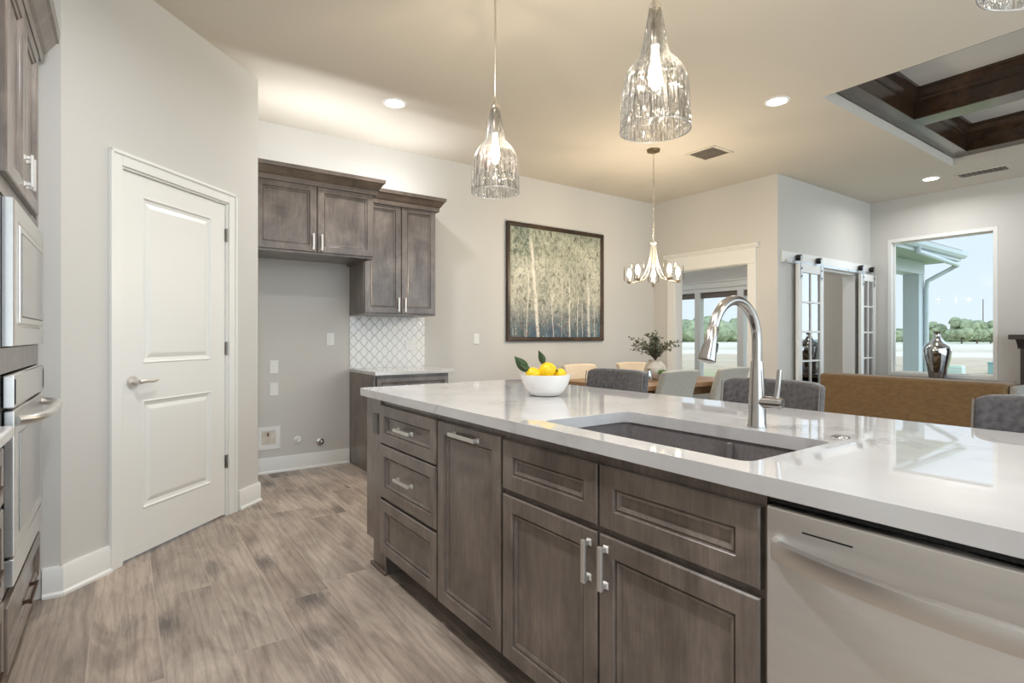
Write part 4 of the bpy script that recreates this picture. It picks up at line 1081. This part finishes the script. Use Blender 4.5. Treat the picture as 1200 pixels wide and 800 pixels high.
# ------------------------------------------------------------------ lights
def lamp(name, kind, loc, power, col, parent=None, size=.1, rot=(0, 0, 0), spread=None):
    l = bpy.data.lights.new(name, kind); l.energy = power; l.color = col
    if kind == 'AREA':
        l.shape = 'DISK'; l.size = size
        if spread: l.spread = spread
    else: l.shadow_soft_size = size
    o = bpy.data.objects.new(name, l); COL.objects.link(o)
    if parent is not None: o.parent = parent; o.location = Vector(loc) - woff(parent)
    else: o.location = loc
    o.rotation_euler = rot
    return o
def downlight(x, y, label, power=CAN_W):
    t = thing('recessed_downlight', label, 'ceiling light', (x, y, CEIL), group='recessed ceiling lights')
    MB().lathe([(.096, -.0005), (.094, -.006), (.076, -.008), (.072, -.003)], (x, y, CEIL), 36).build('trim_ring', M['plastic'], t, smooth=40)
    MB().lathe([(.0005, -.0032), (.073, -.0032)], (x, y, CEIL), 36).build('lens', M['can_lens'], t)
    lamp('downlight_lamp', 'AREA', (x, y, CEIL-.012), power, CANC, t, .13, spread=R(165))
downlight(1.76, 4.08, 'round recessed downlight nearest the wall cabinets')
downlight(4.21, 2.29, 'round recessed downlight between the pendants and the coffer')
downlight(7.75, 2.36, 'round recessed downlight between the coffer and the large window')
for (x, y, p_) in ((.35, 2.0, 13), (.35, .4, 7), (.35, -1.0, 8), (2.6, -1.6, 7)):
    downlight(x, y, 'added fill downlight over the kitchen, out of view', p_)
downlight(7.3, 4.6, 'added fill downlight, unseen, in the room behind the barn doors', 6)
downlight(7.3, 6.4, 'added fill downlight, unseen, in the far room behind the cased opening', 3)

def pendant(x, y, label, zb=1.925, hgt=.43):
    t = thing('glass_pendant_light', label, 'pendant light', (x, y, CEIL), group='seeded glass pendants over the island')
    rb = .1235
    prof = [(rb, zb), (rb*1.0, zb+.012), (rb*.985, zb+.08), (rb*.955, zb+.135), (rb*.915, zb+.172), (rb*.84, zb+.200), (rb*.73, zb+.223), (rb*.60, zb+.242), (rb*.49, zb+.256), (rb*.435, zb+.264), (rb*.425, zb+.268), (rb*.40, zb+.285), (rb*.32, zb+.335), (rb*.24, zb+.39), (rb*.19, zb+.418), (rb*.18, zb+hgt)]
    MB().lathe(prof, (x, y, 0), 56).build('glass_shade', M['seeded'], t, smooth=60)
    MB().lathe([(rb-.0015, zb+.001), (rb+.002, zb+.0005), (rb+.002, zb-.003), (rb-.0015, zb-.003), (rb-.0015, zb+.001)], (x, y, 0), 56).build('shade_rim', M['rimglass'], t, smooth=60)
    MB().lathe([(.001, zb+.30), (.017, zb+.30), (.018, zb+.31), (.018, zb+.38), (.011, zb+.39), (.0105, zb+hgt-.004), (.023, zb+hgt), (.022, zb+hgt+.016), (.010, zb+hgt+.03), (.006, zb+hgt+.06), (.001, zb+hgt+.06)], (x, y, 0), 24).build('socket', M['satin'], t, smooth=40)
    MB().cyl((x, y, zb+hgt+.05), (x, y, CEIL-.02), .0048, n=10).build('rod', M['satin'], t, smooth=60)
    MB().lathe([(.001, CEIL-.03), (.012, CEIL-.03), (.05, CEIL-.022), (.062, CEIL-.008), (.062, CEIL-.0005)], (x, y, 0), 32).build('canopy', M['satin'], t, smooth=40)
    MB().lathe([(.001, zb+.145), (.010, zb+.147), (.019, zb+.165), (.024, zb+.19), (.021, zb+.22), (.014, zb+.255), (.012, zb+.298), (.001, zb+.30)], (x, y, 0), 20).build('bulb', M['bulb'], t, smooth=60)
    lamp('pendant_lamp', 'POINT', (x, y, zb+.13), PENDANT_W, WARM, t, .012)
    up_ = lamp('pendant_glow', 'SPOT', (x+.03, y, zb+.16), PENDANT_UP_W, WARM, t, .006, (PI, 0, 0)); up_.data.spot_size = R(165); up_.data.spot_blend = .35
pendant(1.55, 2.32, 'seeded glass pendant light hanging above the lemon bowl')
pendant(1.55, 1.29, 'seeded glass pendant light hanging above the sink')
pendant(1.55, .26, 'seeded glass pendant light cut off at the top right corner')

# chandelier
cxh, cyh = 4.30, 3.60
ch = thing('chandelier', 'satin nickel five light chandelier with clear glass shades', 'chandelier', (cxh, cyh, CEIL))
MB().lathe([(.001, CEIL-.045), (.012, CEIL-.04), (.02, CEIL-.03), (.062, CEIL-.022), (.066, CEIL-.0005)], (cxh, cyh, 0), 32).build('canopy', M['canopy'], ch, smooth=40)
mb = MB(); z = CEIL-.04; k = 0
while z > 2.17:
    pts = []
    for i in range(13):
        a = 2*PI*i/12; o_ = .009*math.cos(a); zz = z-.019+.021*math.sin(a)
        pts.append((cxh + (o_ if k % 2 else 0), cyh + (0 if k % 2 else o_), zz))
    mb.tube(pts, .0026, 6, caps=False); z -= .034; k += 1
mb.build('chain', M['satin'], ch, smooth=60)
MB().lathe([(.001, 2.175), (.008, 2.17), (.010, 2.14), (.034, 2.130), (.036, 2.118), (.018, 2.105), (.014, 2.09), (.014, 1.76), (.022, 1.745), (.026, 1.72), (.016, 1.70), (.010, 1.685), (.001, 1.678)], (cxh, cyh, 0), 28).build('column', M['satin'], ch, smooth=40)
for k in range(5):
    a = R(72*k - 32); d = Vector((math.cos(a), math.sin(a), 0)); c = Vector((cxh, cyh, 0))
    pth = bez(c+d*.02+Vector((0, 0, 2.10)), c+d*.05+Vector((0, 0, 1.84)), c+d*.09+Vector((0, 0, 1.72)), c+d*.25+Vector((0, 0, 1.735)), 16)
    ar = MB().tube(pth, .0062, 8).build('arm', M['satin'], ch, smooth=60)
    q = c+d*.25
    MB().lathe([(.001, 1.725), (.012, 1.727), (.03, 1.745), (.032, 1.752), (.014, 1.756), (.012, 1.79), (.001, 1.79)], (q.x, q.y, 0), 20).build('cup', M['satin'], ar, smooth=40)
    MB().lathe([(.028, 1.753), (.052, 1.756), (.056, 1.766), (.056, 1.905), (.0575, 1.908)], (q.x, q.y, 0), 28).build('glass_shade', M['shadeglass'], ar, smooth=50)
    MB().lathe([(.001, 1.788), (.012, 1.79), (.024, 1.815), (.025, 1.835), (.014, 1.868), (.001, 1.885)], (q.x, q.y, 0), 16).build('bulb', M['bulb2'], ar, smooth=60)
    lamp('chandelier_lamp', 'POINT', (q.x, q.y, 1.90), CHAND_W, CHANDC, ar, .02)

# ceiling vents
def vent(x, y, rx, ry, label, along='x'):
    t = thing('ceiling_vent', label, 'vent', (x, y, CEIL), group='ceiling air vents')
    MB().box(x-rx, x+rx, y-ry, y+ry, CEIL-.002, CEIL-.0005).build('backing', M['ventdark'], t)
    mb = MB()
    for (a, b, c, d) in ((x-rx-.02, x-rx+.01, y-ry-.02, y+ry+.02), (x+rx-.01, x+rx+.02, y-ry-.02, y+ry+.02), (x-rx, x+rx, y-ry-.02, y-ry+.01), (x-rx, x+rx, y+ry-.01, y+ry+.02)): mb.box(a, b, c, d, CEIL-.008, CEIL-.0005)
    mb.build('vent_frame', M['ceil'], t)
    mb = MB(); n = 9
    for i in range(n):
        yy = y-ry+.012+(2*ry-.024)*(i+.5)/n; w = (2*ry)/n*.28
        mb.box(x-rx+.01, x+rx-.01, yy-w, yy+w, CEIL-.007, CEIL-.002)
    mb.box(x-.006, x+.006, y-ry, y+ry, CEIL-.008, CEIL-.002)
    mb.build('louvers', M['vent'], t)
vent(4.84, 3.34, .15, .15, 'square ceiling vent above the dining opening')
vent(7.90, 1.92, .10, .22, 'slotted ceiling vent beyond the coffer corner')

# ------------------------------------------------------------------ outdoors
gz = -.25
gm = MB(); gm.f([gm.v((8.68, -260, gz)), gm.v((300, -260, gz)), gm.v((300, 320, gz)), gm.v((8.68, 320, gz))])
go = gm.build('ground_outside', M['ground']); tag(go, 'pale dirt and grass field outside the windows', 'ground', kind='structure')
po = thing('porch', 'white covered porch corner with post and gutter outside the window', 'porch', (11.2, 4, gz))
EY, EZ = 3.12, 2.50
MB().box(8.70, 11.62, EY+.02, 5.4, EZ-.02, EZ).build('soffit', M['soffit'], po)
MB().box(8.70, 11.64, EY, EY+.03, EZ-.03, EZ+.12).box(11.62, 11.65, EY, 5.4, EZ-.03, EZ+.12).build('fascia', M['ext'], po, bevel=.004)
mb = MB(); gp = [(0, .02), (-.04, .02), (-.075, .06), (-.085, .12), (-.075, .125), (-.07, .122), (0, .122)]
mb.prism(gp, lambda a, b, w: (w, EY+a, EZ+b), 8.70, 11.72); mb.build('gutter', M['ext'], po)
mb = MB(); c = [(8.70, EY-.02, EZ+.12), (11.68, EY-.02, EZ+.12), (11.68, 5.4, EZ+.95), (8.70, 5.4, EZ+.95)]
a_ = [mb.v(p) for p in c]; b_ = [mb.v((p[0], p[1], p[2]+.04)) for p in c]; mb.bridge(a_, b_); mb.f(a_); mb.f(b_); mb.build('roof', M['roof'], po)
MB().box(8.70, 11.34, 3.54, 3.78, EZ-.24, EZ-.02).build('beam', M['ext'], po, bevel=.004)
MB().box(11.08, 11.32, 3.54, 3.78, gz, EZ-.24).box(11.06, 11.34, 3.52, 3.80, gz, gz+.2).build('column', M['ext'], po, bevel=.006)
MB().tube([(9.6, EY-.04, EZ+.03), (9.6, EY-.04, EZ-.05), (11.49, EY, EZ-.10), (11.36, 3.38, EZ-.28), (11.30, 3.49, EZ-.36), (11.29, 3.50, EZ-.5), (11.29, 3.50, gz)], .036, 10).build('downspout', M['ext'], po, smooth=50)
MB().box(8.70, 11.6, 3.4, 8.4, gz, -.12).build('slab', M['stonepot'], po)

def at_px(px, dist):
    lat = (px-600)/638; y_ = R(35.5)
    F_ = Vector((math.sin(y_), math.cos(y_), 0)); R_ = Vector((math.cos(y_), -math.sin(y_), 0))
    return (F_ + R_*lat)*dist
ac = thing('air_conditioner_unit', 'pale green louvred box on the grass behind the silver vase', 'air conditioner', (0, 0, 0))
pA = at_px(1121, 15.5); ac.location = (pA.x, pA.y, gz)
MB().box(-.16, .16, -.16, .16, 0, .62).build('cabinet', M['acunit'], ac, local=True, bevel=.01)
mb = MB()
for k in range(7): mb.box(-.17, .17, -.17, .17, .06+k*.078, .085+k*.078)
mb.build('louvers', M['ext'], ac, local=True)
ub_ = thing('utility_box', 'teal green utility box at the lower right of the window', 'utility box', (0, 0, 0)); pU = at_px(1169, 21); ub_.location = (pU.x, pU.y, gz)
MB().box(-.24, .24, -.24, .24, 0, .40).build('cabinet', M['utility'], ub_, local=True, bevel=.02)
MB().box(-.26, .26, -.26, .26, .40, .46).build('lid', M['utility'], ub_, local=True, bevel=.02)
up = tag(MB().cyl((0, 0, 0), (0, 0, 11), .12, .09, 8).build('utility_pole', M['trunk']), 'thin distant utility pole above the trees at right', 'pole'); pp = at_px(1152, 138); up.location = (pp.x, pp.y, gz)
rt = random.Random(11)
def tree(px, dist, h_, wd, label, group=None):
    p = at_px(px, dist); t = thing('tree', label, 'tree', (p.x, p.y, gz), group=group)
    MB().tube([(0, 0, 0), (0, 0, h_*.5)], [h_*.035, h_*.02], 8).build('trunk', M['trunk'], t, local=True)
    mb = MB()
    for k in range(26):
        a = rt.uniform(0, 2*PI); rr_ = wd/2*math.sqrt(rt.random())*.8; zz = h_*(.22 + .68*rt.random())
        k_ = 1-abs(zz/h_-.5)*1.1
        mb.ball((rr_*math.cos(a)*max(.4, k_), rr_*math.sin(a)*max(.4, k_), zz), wd*rt.uniform(.13, .22), 2, (1, 1, .85), jit=.16)
    mb.build('crown', M['treeleaf'], t, local=True)
tree(1070, 120, 4.6, 4.6, 'distant green tree left of the porch post')
tree(1095, 118, 4.4, 5.0, 'distant green tree behind the silver vase')
tree(1127, 112, 5.0, 5.2, 'roundest distant tree right of the silver vase')
tree(1145, 115, 4.8, 5.5, 'distant tree second from the right window edge')
tree(1161, 118, 4.6, 5.0, 'distant tree closest to the right window edge')
mb = MB()
for i in range(420):
    px = rt.choice((rt.uniform(740, 900), rt.uniform(1020, 1200), rt.uniform(900, 1260)))
    d = rt.uniform(150, 215); p = at_px(px, d); near = px < 905
    h_ = rt.uniform(3.5, 7.5) if near else rt.uniform(2.6, 4.2)
    mb.ball((p.x, p.y, gz + h_*.45), h_*.55, 2, (1.25, 1.25, 1), jit=.15)
tag(mb.build('distant_woods', M['treeleaf']), 'hazy line of woods along the horizon', 'woods', kind='stuff')
